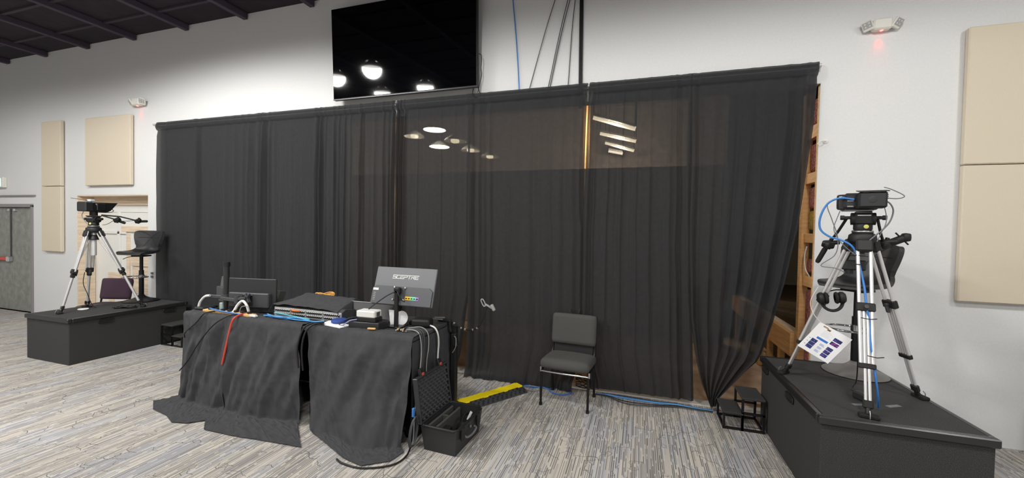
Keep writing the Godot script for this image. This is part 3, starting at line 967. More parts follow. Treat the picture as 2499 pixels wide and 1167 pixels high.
func steps(label: String, x0: float, x1: float, z0: float, z1: float, dir: float) -> void:
	# two-tread steel step; treads rise along dir
	var t := thing("step_stool", label, "step stool", Vector3((x0 + x1) * 0.5, 0, (z0 + z1) * 0.5), 0.0, "black two-tread step stools")
	var w := x1 - x0
	var d := z1 - z0
	var r := 0.018
	for lev in [[0.155, -0.5, 0.0], [0.295, -0.06, 0.5]]:
		var a: float = lev[1] * w * dir
		var c: float = lev[2] * w * dir
		var b := MB.new()
		b.box(Vector3((a + c) * 0.5, lev[0] - 0.01, 0), Vector3(absf(c - a), 0.022, d), Basis.IDENTITY, 0.006)
		part("tread", b, M.riser, t)
		for q in [[a, -1], [a, 1], [c, -1], [c, 1]]:
			b = MB.new()
			b.box(Vector3(q[0] - signf(q[0] - (a + c) * 0.5) * r * 0.6, (lev[0] - 0.02) * 0.5, q[1] * (d * 0.5 - r * 0.6)), Vector3(r, lev[0] - 0.02, r))
			part("leg", b, M.black_metal, t)
		for q in [-1, 1]:
			b = MB.new()
			b.box(Vector3((a + c) * 0.5, 0.14 if lev[0] < 0.2 else 0.155, q * (d * 0.5 - r * 0.6)), Vector3(absf(c - a), r, r))
			part("side_rail", b, M.black_metal, t)
	var b2 := MB.new()
	for q in [-1, 1]:
		b2.box(Vector3(0, 0.011, q * (d * 0.5 - r * 0.6)), Vector3(w, r, r))
		b2.box(Vector3(q * (w * 0.5 - r * 0.6), 0.011, 0), Vector3(r, r, d))
	part("base_frame", b2, M.black_metal, t)

# ---------------------------------------------------------------- bar stools, chairs
func bar_stool(label: String, at: Vector3, turn: float) -> void:
	# local: faces +z
	var t := thing("bar_stool", label, "bar stool", at, turn, "black bucket bar stools")
	var b := MB.new()
	b.lathe([Vector2(0.0, 0.1), Vector2(0.03, 0.1), Vector2(0.042, 0.082), Vector2(0.065, 0.062), Vector2(0.11, 0.04), Vector2(0.17, 0.023), Vector2(0.212, 0.01), Vector2(0.22, 0.0), Vector2(0.0, 0.0)], 40)
	part("base", b, mat(Color8(120, 118, 116), 0.4, 0.3) if at.x > 0 else M.black_metal, t)
	b = MB.new()
	b.cyl(Vector3(0, 0.06, 0), Vector3(0, 0.46, 0), 0.03)
	b.cyl(Vector3(0, 0.46, 0), Vector3(0, 0.68, 0), 0.022)
	part("post", b, M.black_metal, t)
	b = MB.new()
	var ring := []
	for i in 28:
		var a := TAU * i / 28.0
		ring.append(Vector3(0.15 * cos(a), 0.37, 0.11 + 0.13 * sin(a)))
	b.tube(ring, 0.009, 8, true)
	b.cyl(Vector3(0, 0.345, 0), Vector3(0, 0.395, 0), 0.037)
	part("foot_ring", b, M.chrome, t)
	b = MB.new()
	b.tube(smooth([Vector3(-0.03, 0.665, 0.02), Vector3(-0.13, 0.66, 0.05), Vector3(-0.2, 0.625, 0.07)]), 0.005, 6)
	part("lever", b, M.black_metal, t)
	b = MB.new()
	b.box(Vector3(0, 0.675, 0), Vector3(0.16, 0.02, 0.16))
	part("seat_plate", b, M.black_metal, t)
	# bucket shell: profile points [z, y, half width, side lift, side pull]
	var prof := [[0.25, 0.700, 0.17, 0.0, 0.0], [0.24, 0.722, 0.195, 0.005, 0.0], [0.19, 0.735, 0.215, 0.012, 0.0], [0.08, 0.728, 0.22, 0.02, 0.0], [-0.05, 0.722, 0.205, 0.035, 0.0], [-0.13, 0.735, 0.185, 0.05, 0.02], [-0.175, 0.78, 0.175, 0.03, 0.06], [-0.195, 0.85, 0.185, 0.0, 0.085], [-0.21, 0.93, 0.21, 0.0, 0.09], [-0.222, 1.0, 0.222, 0.0, 0.085], [-0.228, 1.035, 0.21, 0.0, 0.075], [-0.232, 1.05, 0.17, 0.0, 0.05]]
	var P := []
	var raw := []
	for q in prof: raw.append(Vector3(q[2], q[1], q[0]))
	var fine := smooth(raw, 3)
	for i in fine.size():
		var f := float(i) / 3.0
		var i0 := mini(int(f), prof.size() - 1)
		var i1 := mini(i0 + 1, prof.size() - 1)
		var lift := lerpf(prof[i0][3], prof[i1][3], f - i0)
		var pull := lerpf(prof[i0][4], prof[i1][4], f - i0)
		var row := []
		for j in 15:
			var s := (j - 7) / 7.0
			row.append(Vector3(-s * fine[i].x * 0.9, fine[i].y + lift * s * s, (fine[i].z + pull * s * s) * 0.88))
		P.append(row)
	b = MB.new()
	b.shell(P, 0.035)
	var seat := part("bucket_seat", b, M.leather, t)
	# quilting seams across the backrest and seat
	for ln in [[[6.3, -0.6], [8.2, 0.0]], [[6.3, 0.6], [8.2, 0.0]], [[8.2, 0.0], [10, -0.7]], [[8.2, 0.0], [10, 0.7]], [[8.2, -0.8], [8.2, 0.8]]]:
		b = MB.new()
		var pts := []
		for k in 9:
			var f := lerpf(ln[0][0], ln[1][0], k / 8.0) * 3.0
			var s := lerpf(ln[0][1], ln[1][1], k / 8.0)
			var ri := clampi(int(f), 0, P.size() - 2)
			var ci := clampi(int(7 + s * 7), 0, 13)
			var fc := 7 + s * 7 - ci
			var u0: Vector3 = P[ri][ci].lerp(P[ri][ci + 1], fc)
			var u1: Vector3 = P[ri + 1][ci].lerp(P[ri + 1][ci + 1], fc)
			pts.append(u0.lerp(u1, f - ri))
		b.tube(pts, 0.0025, 5)
		part("seam", b, M.rubber, seat)

func church_chair() -> void:
	var t := thing("chair", "empty grey upholstered stacking chair facing the room", "chair", Vector3(-0.64, 0.0, 0.34), deg_to_rad(-4.0))
	var lean := Basis(Vector3.RIGHT, -0.12)
	var b := MB.new()
	b.rbox(Vector3(0, 0.41, 0.02), Vector3(0.49, 0.1, 0.45), 0.045, Basis(Vector3.RIGHT, -0.06), 8, Vector3(0, 0.02, 0.01))
	part("seat", b, M.fabric, t)
	b = MB.new()
	b.rbox(Vector3(0, 0.688, -0.185), Vector3(0.47, 0.32, 0.075), 0.036, lean, 8, Vector3(0, 0, 0.015))
	part("backrest", b, M.fabric, t)
	b = MB.new()
	b.box(Vector3(0, 0.5, -0.175), Vector3(0.41, 0.14, 0.015), lean, 0.004)
	part("back_panel", b, M.black, t)
	for s in [-1.0, 1.0]:
		b = MB.new()
		b.tube([Vector3(s * 0.232, 0.01, 0.205), Vector3(s * 0.232, 0.2, 0.2), Vector3(s * 0.232, 0.37, 0.195)], 0.0125, 10)
		var leg := part("leg", b, M.black_metal, t)
		b = MB.new()
		b.cyl(Vector3(s * 0.232, 0.0, 0.205), Vector3(s * 0.232, 0.025, 0.205), 0.0165)
		part("foot_cap", b, M.rubber, leg)
		b = MB.new()
		b.tube(smooth([Vector3(s * 0.222, 0.01, -0.2), Vector3(s * 0.222, 0.36, -0.14), Vector3(s * 0.222, 0.5, -0.18), Vector3(s * 0.222, 0.83, -0.225)]), 0.0125, 10)
		leg = part("leg", b, M.black_metal, t)
		b = MB.new()
		b.cyl(Vector3(s * 0.222, 0.0, -0.2), Vector3(s * 0.222, 0.025, -0.2), 0.0165)
		part("foot_cap", b, M.rubber, leg)
		b = MB.new()
		b.tube([Vector3(s * 0.232, 0.352, 0.2), Vector3(s * 0.225, 0.35, -0.14)], 0.011, 8)
		part("side_rail", b, M.black_metal, t)
		b = MB.new()
		b.cyl(Vector3(s * 0.24, 0.335, 0.205), Vector3(s * 0.24, 0.385, 0.205), 0.011)
		part("link_clip", b, M.chrome, t)
	b = MB.new()
	b.tube([Vector3(-0.232, 0.345, 0.213), Vector3(0, 0.342, 0.216), Vector3(0.232, 0.345, 0.213)], 0.009, 8)
	part("front_rail", b, M.chrome, t, "chrome front rail")
	b = MB.new()
	for s in [-1.0, 1.0]:
		b.tube(smooth([Vector3(s * 0.05 - 0.01, 0.86, -0.22), Vector3(s * 0.05, 0.9, -0.235), Vector3(s * 0.04 + 0.02, 0.86, -0.24)]), 0.004, 5)
	part("hang_loops", b, M.cord, t)
	# wine-coloured chair behind the left riser
	var c := thing("wine_chair", "dark purple upholstered chair half hidden behind the left riser", "chair", Vector3(-7.80, 0.0, 0.42), deg_to_rad(20.0))
	b = MB.new()
	b.rbox(Vector3(0, 0.67, -0.2), Vector3(0.46, 0.33, 0.07), 0.033, Basis(Vector3.RIGHT, -0.16), 8, Vector3(0, 0, 0.01))
	part("backrest", b, M.purple, c)
	b = MB.new()
	b.rbox(Vector3(0, 0.42, 0.02), Vector3(0.47, 0.09, 0.44), 0.04, Basis.IDENTITY, 6, Vector3(0, 0.015, 0))
	part("seat", b, M.purple, c)
	for s in [-1.0, 1.0]:
		b = MB.new()
		b.tube([Vector3(s * 0.215, 0.0, 0.2), Vector3(s * 0.215, 0.38, 0.19)], 0.0125, 8)
		part("leg", b, M.black_metal, c)
		b = MB.new()
		b.tube([Vector3(s * 0.215, 0.0, -0.2), Vector3(s * 0.215, 0.36, -0.15), Vector3(s * 0.215, 0.78, -0.235)], 0.0125, 8)
		part("leg", b, M.black_metal, c)

# ---------------------------------------------------------------- tripods and cameras
func tripod_leg(t: Node3D, top: Vector3, foot: Vector3, style: int) -> void:
	# coordinates relative to the tripod's node
	var d := (foot - top).normalized()
	var L := (foot - top).length()
	var side := d.cross(Vector3(foot.x, 0, foot.z).normalized()).normalized()
	var f1 := 0.4 if style == 2 else 0.5
	var f2 := 0.73
	var bs := along(d, side)
	var b := MB.new()
	for s in [-1.0, 1.0]:
		b.cyl(top + side * s * 0.034, top + d * L * (f2 if style == 2 else f1) + side * s * 0.03, 0.0125 if style == 1 else 0.0108, -1, 10)
	if style == 2:
		for s in [-0.35, 0.35]:
			b.cyl(top + d * L * f1 + side * s * 0.026, top + d * (L - 0.09) + side * s * 0.03, 0.0085, -1, 10)
	else:
		b.cyl(top + d * L * 0.1, top + d * (L - 0.05), 0.0155, -1, 12)
		b.box(top + d * L * 0.27, Vector3(0.012, 0.02, L * 0.42), Basis(side, bs.z.cross(side), bs.z))
	var leg := part("leg", b, M.alu, t)
	var cb := Basis(side, d.cross(side), d)
	b = MB.new()
	b.box(top + d * L * f1, Vector3(0.098, 0.035, 0.055) if style == 2 else Vector3(0.075, 0.05, 0.06), cb, 0.006)
	var col := part("collar", b, M.black, leg)
	b = MB.new()
	b.cyl(top + d * L * f1 + cb.y * 0.012, top + d * L * f1 + cb.y * 0.034, 0.012)
	b.box(top + d * (L * f1 + 0.03) + cb.y * 0.026, Vector3(0.022, 0.018, 0.05), cb, 0.004)
	b.cyl(top + d * L * f1 - cb.y * 0.034, top + d * L * f1 - cb.y * 0.012, 0.012)
	part("clamp", b, M.dark_grey, col)
	if style == 2:
		b = MB.new()
		b.box(top + d * L * f2, Vector3(0.088, 0.028, 0.032), cb, 0.005)
		part("collar", b, M.black, leg)
	else:
		b = MB.new()
		b.box(top + d * (L * f1 + 0.055), Vector3(0.045, 0.04, 0.05), cb, 0.006)
		part("collar", b, M.black, leg)
	b = MB.new()
	b.box(top + d * 0.035, Vector3(0.09, 0.05, 0.085), cb, 0.01)
	part("shoulder", b, M.black, leg)
	# swivel foot
	b = MB.new()
	b.box(top + d * (L - 0.075), Vector3(0.052, 0.03, 0.05), cb, 0.008)
	b.cyl(top + d * (L - 0.06), foot + Vector3(0, 0.02, 0), 0.013, 0.017, 10)
	part("foot", b, M.black, leg)
	var out := Vector3(foot.x, 0, foot.z).normalized()
	var fb := Basis(out.cross(Vector3.UP).normalized(), Vector3.UP, -out)
	b = MB.new()
	b.box(foot + Vector3(0, 0.012, 0) + out * 0.012, Vector3(0.1, 0.024, 0.05), fb, 0.006)
	part("foot_pad", b, M.rubber, leg)
	b = MB.new()
	b.tube([foot + Vector3(0, 0.05, 0) + out * 0.03, foot + Vector3(0, 0.035, 0) + out * 0.044, foot + Vector3(0, 0.006, 0) + out * 0.045], 0.003, 5)
	part("foot_clip", b, M.silver, leg)

func tripod(label: String, at: Vector3, apex: Vector3, feet: Array, style: int, toward: Vector3) -> Node3D:
	# at: base of the node; apex and feet in world coordinates; toward: where the lens looks
	var t := thing("camera_tripod", label, "tripod", at, 0.0, "video tripods")
	var a := apex - at
	for f in feet:
		var ft: Vector3 = f - at
		var o := Vector3(ft.x - a.x, 0, ft.z - a.z).normalized()
		# legs are written as if the apex stood over the node
		tripod_leg(t, a + o * 0.06 - Vector3(0, 0.01, 0), ft, style)
	var b := MB.new()
	b.lathe([Vector2(0.0, 0.045), Vector2(0.055, 0.045), Vector2(0.075, 0.03), Vector2(0.08, -0.01), Vector2(0.065, -0.03), Vector2(0.0, -0.03)], 24, Transform3D(Basis.IDENTITY, a))
	part("spider", b, M.black, t)
	b = MB.new()
	b.lathe([Vector2(0.0, 0.062), Vector2(0.058, 0.062), Vector2(0.06, 0.054), Vector2(0.058, 0.045), Vector2(0.0, 0.045)], 24, Transform3D(Basis.IDENTITY, a))
	part("bowl_ring", b, M.silver, t)
	if style == 1:
		b = MB.new()
		b.cyl(a + Vector3(0, -0.03, 0), a + Vector3(0, -0.33, 0), 0.028, -1, 20)
		part("centre_column", b, M.alu, t)
		b = MB.new()
		b.lathe([Vector2(0.0, -0.06), Vector2(0.032, -0.06), Vector2(0.05, -0.115), Vector2(0.05, -0.125), Vector2(0.0, -0.125)], 16, Transform3D(Basis.IDENTITY, a))
		part("column_collar", b, M.black, t)
		for f in feet:
			var ft: Vector3 = f - at
			b = MB.new()
			var tp := a + Vector3(ft.x - a.x, 0, ft.z - a.z).normalized() * 0.06 - Vector3(0, 0.01, 0)
			b.tube([a + Vector3(0, -0.11, 0) + Vector3(ft.x - a.x, 0, ft.z - a.z).normalized() * 0.035, tp.lerp(ft, 0.46)], 0.008, 8)
			part("brace", b, M.alu, t)
	else:
		b = MB.new()
		b.cyl(a + Vector3(0, -0.03, 0), a + Vector3(0, -0.1, 0), 0.022, 0.016)
		part("bowl_handle", b, M.black, t)
	# fluid head
	var z := toward.normalized()
	var bs := Basis(Vector3.UP.cross(z).normalized(), Vector3.UP, z)
	b = MB.new()
	b.lathe([Vector2(0.0, 0.112), Vector2(0.04, 0.112), Vector2(0.052, 0.1), Vector2(0.052, 0.068), Vector2(0.045, 0.062), Vector2(0.0, 0.062)], 24, Transform3D(Basis.IDENTITY, a))
	var head := part("fluid_head", b, M.black, t)
	b = MB.new()
	b.cyl(a + Vector3(0, 0.142, 0) - bs.x * 0.065, a + Vector3(0, 0.142, 0) + bs.x * 0.065, 0.042, -1, 24)
	b.box(a + Vector3(0, 0.142, 0), Vector3(0.09, 0.075, 0.1), bs, 0.008)
	part("tilt_drum", b, M.black, head)
	b = MB.new()
	b.box(a + Vector3(0, 0.186, 0), Vector3(0.08, 0.016, 0.13), bs, 0.004)
	part("quick_plate", b, M.dark_grey, head)
	b = MB.new()
	b.box(a + Vector3(0, 0.165, 0.0) + bs.z * 0.052, Vector3(0.07, 0.006, 0.004), bs)
	part("scale_mark", b, M.white, head)
	b = MB.new()
	b.lathe([Vector2(0.0, 0.004), Vector2(0.013, 0.003), Vector2(0.014, 0.0)], 14, Transform3D(bs * Basis(Vector3.RIGHT, PI / 2), a + Vector3(0, 0.088, 0) + bs.z * 0.052 + bs.x * 0.012))
	part("bubble_level", b, mat(Color8(226, 220, 120), 0.3), head, "yellow bubble level")
	for s in [-1.0, 1.0]:
		b = MB.new()
		b.box(a + Vector3(0, 0.15, 0) + bs.x * s * 0.085, Vector3(0.05, 0.022, 0.03), bs, 0.005)
		b.cyl(a + Vector3(0, 0.15, 0) + bs.x * s * 0.1, a + Vector3(0, 0.15, 0) + bs.x * s * 0.122, 0.016)
		part("rosette", b, M.black, head)
	return t

func pan_bar(t: Node3D, pts: Array, grip: Array, label: String) -> void:
	# world points
	var b := MB.new()
	b.tube(pts, 0.009, 8)
	var p := wpart("pan_bar", b, M.black, t)
	b = MB.new()
	b.tube([grip[0], grip[0].lerp(grip[1], 0.1), grip[0].lerp(grip[1], 0.9), grip[1]], [0.013, 0.018, 0.017, 0.012], 10)
	wpart("grip", b, M.rubber, p)
	b = MB.new()
	var mid: Vector3 = pts[pts.size() - 1]
	b.rbox(mid, Vector3(0.065, 0.055, 0.065), 0.015, Basis(Vector3(1, 1, 0).normalized(), 0.6), 4)
	b.cyl(mid + Vector3(-0.035, 0.01, 0), mid + Vector3(0.06, 0.02, 0.03), 0.016)
	b.cyl(mid + Vector3(0.0, -0.035, 0), mid + Vector3(0.02, 0.045, 0.0), 0.012)
	wpart("zoom_control", b, M.black, p)

func video_cameras() -> void:
	var b: MB
	# right tripod on the right riser
	var at := Vector3(1.464, 0.615, 0.983)
	var apex := Vector3(1.475, 1.705, 0.985)
	var look := Vector3(-0.3, 0, 1.0)
	var t := tripod("silver tripod standing on the right riser", at, apex, [Vector3(1.139, 0.615, 0.667), Vector3(1.37, 0.615, 1.375), Vector3(1.868, 0.615, 0.893)], 2, look)
	var r := Vector3(0.917, 0, 0.398)
	var n := Vector3(0.398, 0, -0.917)
	pan_bar(t, [apex + r * -0.085 + Vector3(0, 0.15, 0), apex + r * -0.13 + n * 0.06 + Vector3(0, 0.06, 0), apex + r * -0.19 + n * 0.13 + Vector3(0, -0.045, 0)], [apex + r * -0.205 + n * 0.14 + Vector3(0, -0.07, 0), apex + r * -0.255 + n * 0.16 + Vector3(0, -0.185, 0)], "")
	pan_bar(t, [apex + r * 0.075 + Vector3(0, 0.14, 0), apex + r * 0.095 + n * 0.05 + Vector3(0, 0.04, 0), apex + r * 0.115 + n * 0.12 + Vector3(0, -0.03, 0)], [apex + r * 0.12 + n * 0.13 + Vector3(0, -0.045, 0), apex + r * 0.16 + n * 0.14 + Vector3(0, -0.01, 0)], "")
	b = MB.new()
	b.cyl(apex + r * 0.15 + n * 0.14 + Vector3(0, -0.02, 0), apex + r * 0.215 + n * 0.15 + Vector3(0, 0.015, 0), 0.026)
	b.cyl(apex + r * 0.19 + n * 0.14 + Vector3(-0.02, 0.05, 0), apex + r * 0.22 + n * 0.15 + Vector3(0.02, -0.03, 0), 0.005)
	b.rbox(apex + r * 0.225 + n * 0.15 + Vector3(0, 0.02, 0), Vector3(0.05, 0.06, 0.05), 0.018, Basis.IDENTITY, 4)
	wpart("focus_control", b, M.black, t)
	# the camera: front of its lens hood to the viewer
	var cz := look.normalized()
	var cb := Basis(Vector3.UP.cross(cz).normalized(), Vector3.UP, cz)
	var c := thing("video_camera", "black video camera with square lens hood on the right tripod", "video camera", apex + Vector3(0, 0.196, 0), 0.0, "video cameras")
	c.basis = cb
	b = MB.new()
	b.box(Vector3(-0.015, 0.066, -0.1), Vector3(0.2, 0.115, 0.3), Basis.IDENTITY, 0.02)
	part("body", b, M.plastic, c)
	b = MB.new()
	b.box(Vector3(0.024, 0.066, 0.11), Vector3(0.145, 0.105, 0.13), Basis.IDENTITY, 0.008)
	var hood := part("lens_hood", b, M.black, c)
	b = MB.new()
	b.box(Vector3(0.024, 0.066, 0.177), Vector3(0.125, 0.088, 0.006), Basis.IDENTITY, 0.003)
	b.lathe([Vector2(0.0, 0.002), Vector2(0.02, 0.002), Vector2(0.022, 0.0)], 20, Transform3D(Basis(Vector3.RIGHT, PI / 2), Vector3(0.024, 0.066, 0.18)))
	part("lens_cap", b, M.plastic, hood)
	b = MB.new()
	b.box(Vector3(0.026, 0.127, 0.13), Vector3(0.155, 0.006, 0.12), Basis(Vector3.RIGHT, 0.12), 0.002)
	part("hood_flap", b, M.plastic, hood)
	for k in 2:
		b = MB.new()
		b.box(Vector3(-0.012 + k * 0.055, 0.118, 0.178), Vector3(0.03, 0.006, 0.004))
		part("label_mark", b, M.grey_cord, hood)
	b = MB.new()
	b.tube(smooth([Vector3(-0.1, 0.112, 0.0), Vector3(-0.135, 0.11, 0.0), Vector3(-0.14, 0.095, 0.0), Vector3(-0.14, 0.03, 0.0), Vector3(-0.134, 0.016, 0.0), Vector3(-0.1, 0.014, 0.0)], 3), 0.006, 6)
	part("side_handle", b, M.black, c)
	for q in [0.083, 0.068, 0.03]:
		b = MB.new()
		b.box(Vector3(-0.075, q, 0.052), Vector3(0.035, 0.009, 0.01), Basis.IDENTITY, 0.002)
		part("plug", b, M.grey_cord, c)
	for q in [0.1, 0.088, 0.076]:
		b = MB.new()
		b.box(Vector3(0.1, q, 0.115), Vector3(0.014, 0.006, 0.03), Basis.IDENTITY, 0.002)
		part("button", b, M.dark_grey, c)
	# left tripod on the left riser
	at = Vector3(-6.87, 0.555, 1.02)
	apex = Vector3(-6.87, 1.61, 1.0)
	look = Vector3(0.25, 0, 1.0)
	t = tripod("silver tripod with centre column on the left riser", at, apex, [Vector3(-6.92, 0.555, 1.3), Vector3(-7.12, 0.555, 0.95), Vector3(-6.555, 0.555, 0.639)], 1, look)
	r = Vector3(0.438, 0, -0.9)
	n = Vector3(-0.9, 0, -0.438)
	pan_bar(t, [apex + r * 0.07 + Vector3(0, 0.205, 0), apex + r * 0.25 + Vector3(0, 0.19, 0), apex + r * 0.43 + Vector3(0, 0.135, 0)], [apex + r * 0.40 + Vector3(0, 0.13, 0), apex + r * 0.53 + Vector3(0, 0.135, 0)], "")
	pan_bar(t, [apex + r * 0.07 - n * 0.03 + Vector3(0, 0.2, 0), apex + r * 0.15 - n * 0.05 + Vector3(0, 0.17, 0), apex + r * 0.22 - n * 0.06 + Vector3(0, 0.14, 0)], [apex + r * 0.19 - n * 0.06 + Vector3(0, 0.15, 0), apex + r * 0.3 - n * 0.07 + Vector3(0, 0.1, 0)], "")
	cz = look.normalized()
	cb = Basis(Vector3.UP.cross(cz).normalized(), Vector3.UP, cz)
	c = thing("video_camera", "black video camera with open side screen on the left tripod", "video camera", apex + Vector3(0, 0.235, 0), 0.0, "video cameras")
	c.basis = cb
	b = MB.new()
	b.prism(PackedVector2Array([Vector2(-0.25, 0.14), Vector2(0.04, 0.13), Vector2(0.07, 0.11), Vector2(0.07, 0.02), Vector2(-0.1, 0.0), Vector2(-0.16, 0.03), Vector2(-0.21, 0.09)]), 0.12, Transform3D(Basis(Vector3.UP, -PI / 2), Vector3.ZERO))
	part("body", b, M.black, c)
	b = MB.new()
	b.box(Vector3(0.0, 0.072, 0.1), Vector3(0.13, 0.125, 0.1), Basis.IDENTITY, 0.012)
	part("lens_hood", b, M.plastic, c)
	b = MB.new()
	b.box(Vector3(0.085, 0.075, -0.02), Vector3(0.012, 0.09, 0.14), Basis(Vector3.UP, 0.3), 0.003)
	part("side_screen", b, M.plastic, c)
	b = MB.new()
	b.tube(smooth([Vector3(0.04, 0.13, 0.04), Vector3(0.06, 0.11, 0.02), Vector3(0.07, 0.06, 0.0), Vector3(0.06, 0.03, -0.02)]), 0.005, 6)
	b.tube(smooth([Vector3(0.03, 0.06, -0.2), Vector3(0.03, 0.03, -0.22), Vector3(0.03, 0.01, -0.18), Vector3(0.03, 0.008, -0.1)]), 0.005, 6)
	part("strap_wires", b, M.grey_cord, c)
	b = MB.new()
	b.cyl(Vector3(0, -0.04, 0), Vector3(0, 0.02, 0), 0.04)
	part("mount_plate", b, M.black, c)
	b = MB.new()
	b.box(Vector3(0.01, 0.155, 0.04), Vector3(0.05, 0.03, 0.06), Basis.IDENTITY, 0.006)
	part("wireless_box", b, mat(Color8(206, 224, 240), 0.5), c, "pale blue small box on top")
	b = MB.new()
	b.cyl(Vector3(0.0, 0.145, 0.0), Vector3(0.0, 0.172, 0.26), 0.003, -1, 5)
	part("antenna_rod", b, M.dark_grey, c)

# ---------------------------------------------------------------- production desk
const DESK_Y := 0.84

func drape(called: String, label: String, top: Array, foot: Array, hem: Array, sd: int, billow := 0.05, wob := 0.03) -> void:
	# top: [x0, x1] on the table edge; foot: [x, z] points where it meets the carpet; hem: [x, z] points of the loose edge
	var n := FastNoiseLite.new()
	n.seed = sd
	n.frequency = 1.0
	n.fractal_octaves = 2
	var cols := 80
	var rows := 64
	var P := []
	for i in rows + 1:
		var t := float(i) / rows
		var row := []
		for j in cols + 1:
			var s := float(j) / cols
			var tx := lerpf(top[0], top[1], s)
			var fs := s * (foot.size() - 1)
			var fi := mini(int(fs), foot.size() - 2)
			var ft := Vector2(foot[fi][0], foot[fi][1]).lerp(Vector2(foot[fi + 1][0], foot[fi + 1][1]), fs - fi)
			var hs := s * (hem.size() - 1)
			var hi := mini(int(hs), hem.size() - 2)
			var hm := Vector2(hem[hi][0], hem[hi][1]).lerp(Vector2(hem[hi + 1][0], hem[hi + 1][1]), smoothstep(0.0, 1.0, hs - hi))
			var p: Vector3
			if t < 0.1:
				p = Vector3(tx, DESK_Y + 0.012 + 0.012 * absf(n.get_noise_2d(s * 9.0, t * 20.0)), lerpf(1.46, 1.585, t / 0.1))
			elif t < 0.76:
				var v := (t - 0.1) / 0.66
				var y := lerpf(DESK_Y + 0.006, 0.02, v)
				var x := lerpf(tx, ft.x, v * v * 0.5 + v * 0.5)
				var z := lerpf(1.592, ft.y, v * v * 0.6 + v * 0.4)
				z += billow * sin(v * PI) * sin(s * PI) * 0.6
				var k := smoothstep(0.0, 0.25, v)
				z += k * wob * (n.get_noise_2d(s * 3.2 + v * 0.9, v * 0.8) * 2.2 + n.get_noise_2d(s * 7.0 - v * 1.6, v * 1.1) * 0.5)
				x += k * 0.012 * n.get_noise_2d(s * 7.0 + 30.0, v * 2.0)
				z += 0.004 * n.get_noise_2d(s * 3.0 + v * 3.0, v * 5.0 - s * 2.0)
				p = Vector3(x, y, maxf(z, 1.588))
			else:
				var v := (t - 0.76) / 0.24
				var q := ft.lerp(hm, v)
				var w := wob * (n.get_noise_2d(s * 3.2 + 0.9, 0.8) * 2.2 + n.get_noise_2d(s * 7.0 - 1.6, 1.1) * 0.5) * (1.0 - v)
				p = Vector3(q.x, 0.008 + 0.03 * (1.0 - v) * (1.0 - v) * 0.4 + 0.025 * absf(n.get_noise_2d(s * 11.0, v * 2.5)) * (1.0 - v * 0.6), q.y + w)
			row.append(p)
		P.append(row)
	var b := MB.new()
	b.shell(P, 0.003)
	solo(called, b, M.cloth, label, "tablecloth", "black cloths over the desk")

func hanging_skirt(label: String, a: Vector3, c: Vector3, sd: int) -> void:
	# plain black cloth hung along the table edge from a to c
	var n := FastNoiseLite.new()
	n.seed = sd
	n.frequency = 1.0
	var nn := (c - a).cross(Vector3.UP).normalized()
	var P := []
	for i in 25:
		var v := i / 24.0
		var row := []
		for j in 50:
			var s := j / 49.0
			row.append(a.lerp(c, s) - Vector3(0, v * (a.y - 0.006), 0) + nn * (0.012 * n.get_noise_2d(s * 9.0, v * 1.2) * (0.3 + v)))
		P.append(row)
	var b := MB.new()
	b.shell(P, 0.003)
	solo("table_skirt", b, M.cloth, label, "table skirt", "black cloths over the desk")

func stroke_letters(text: String, h: float, w: float, gap: float, xf: Transform3D, th: float) -> MB:
	# wide square lettering made of bars, letters in a row centred on xf
	var defs := {"S": [[0, 1, 1, 1], [0, 1, 0, 0.5], [0, 0.5, 1, 0.5], [1, 0.5, 1, 0], [0, 0, 1, 0]], "C": [[0, 1, 1, 1], [0, 1, 0, 0], [0, 0, 1, 0]], "E": [[0, 1, 1, 1], [0, 0.5, 0.9, 0.5], [0, 0, 1, 0], [0, 0, 0, 0.5]], "P": [[0, 1, 1, 1], [0, 0, 0, 0.55], [0, 0.5, 1, 0.5], [1, 0.5, 1, 1]], "T": [[0, 1, 1, 1], [0.5, 0, 0.5, 1]], "R": [[0, 1, 1, 1], [0, 0, 0, 0.55], [0, 0.5, 1, 0.5], [1, 0.5, 1, 1], [0.45, 0.5, 1, 0]]}
	var b := MB.new()
	var total := text.length() * w + (text.length() - 1) * gap
	for i in text.length():
		var x0 := -total * 0.5 + i * (w + gap)
		for s in defs[text[i]]:
			var p := Vector3(x0 + s[0] * w + (s[1] - 0.5) * h * 0.2, (s[1] - 0.5) * h, 0)
			var q := Vector3(x0 + s[2] * w + (s[3] - 0.5) * h * 0.2, (s[3] - 0.5) * h, 0)
			var d := q - p
			var bs := Basis(Vector3.BACK, atan2(d.y, d.x))
			b.box(xf * ((p + q) * 0.5), Vector3(d.length() + th, th, 0.002), xf.basis * bs)
	return b

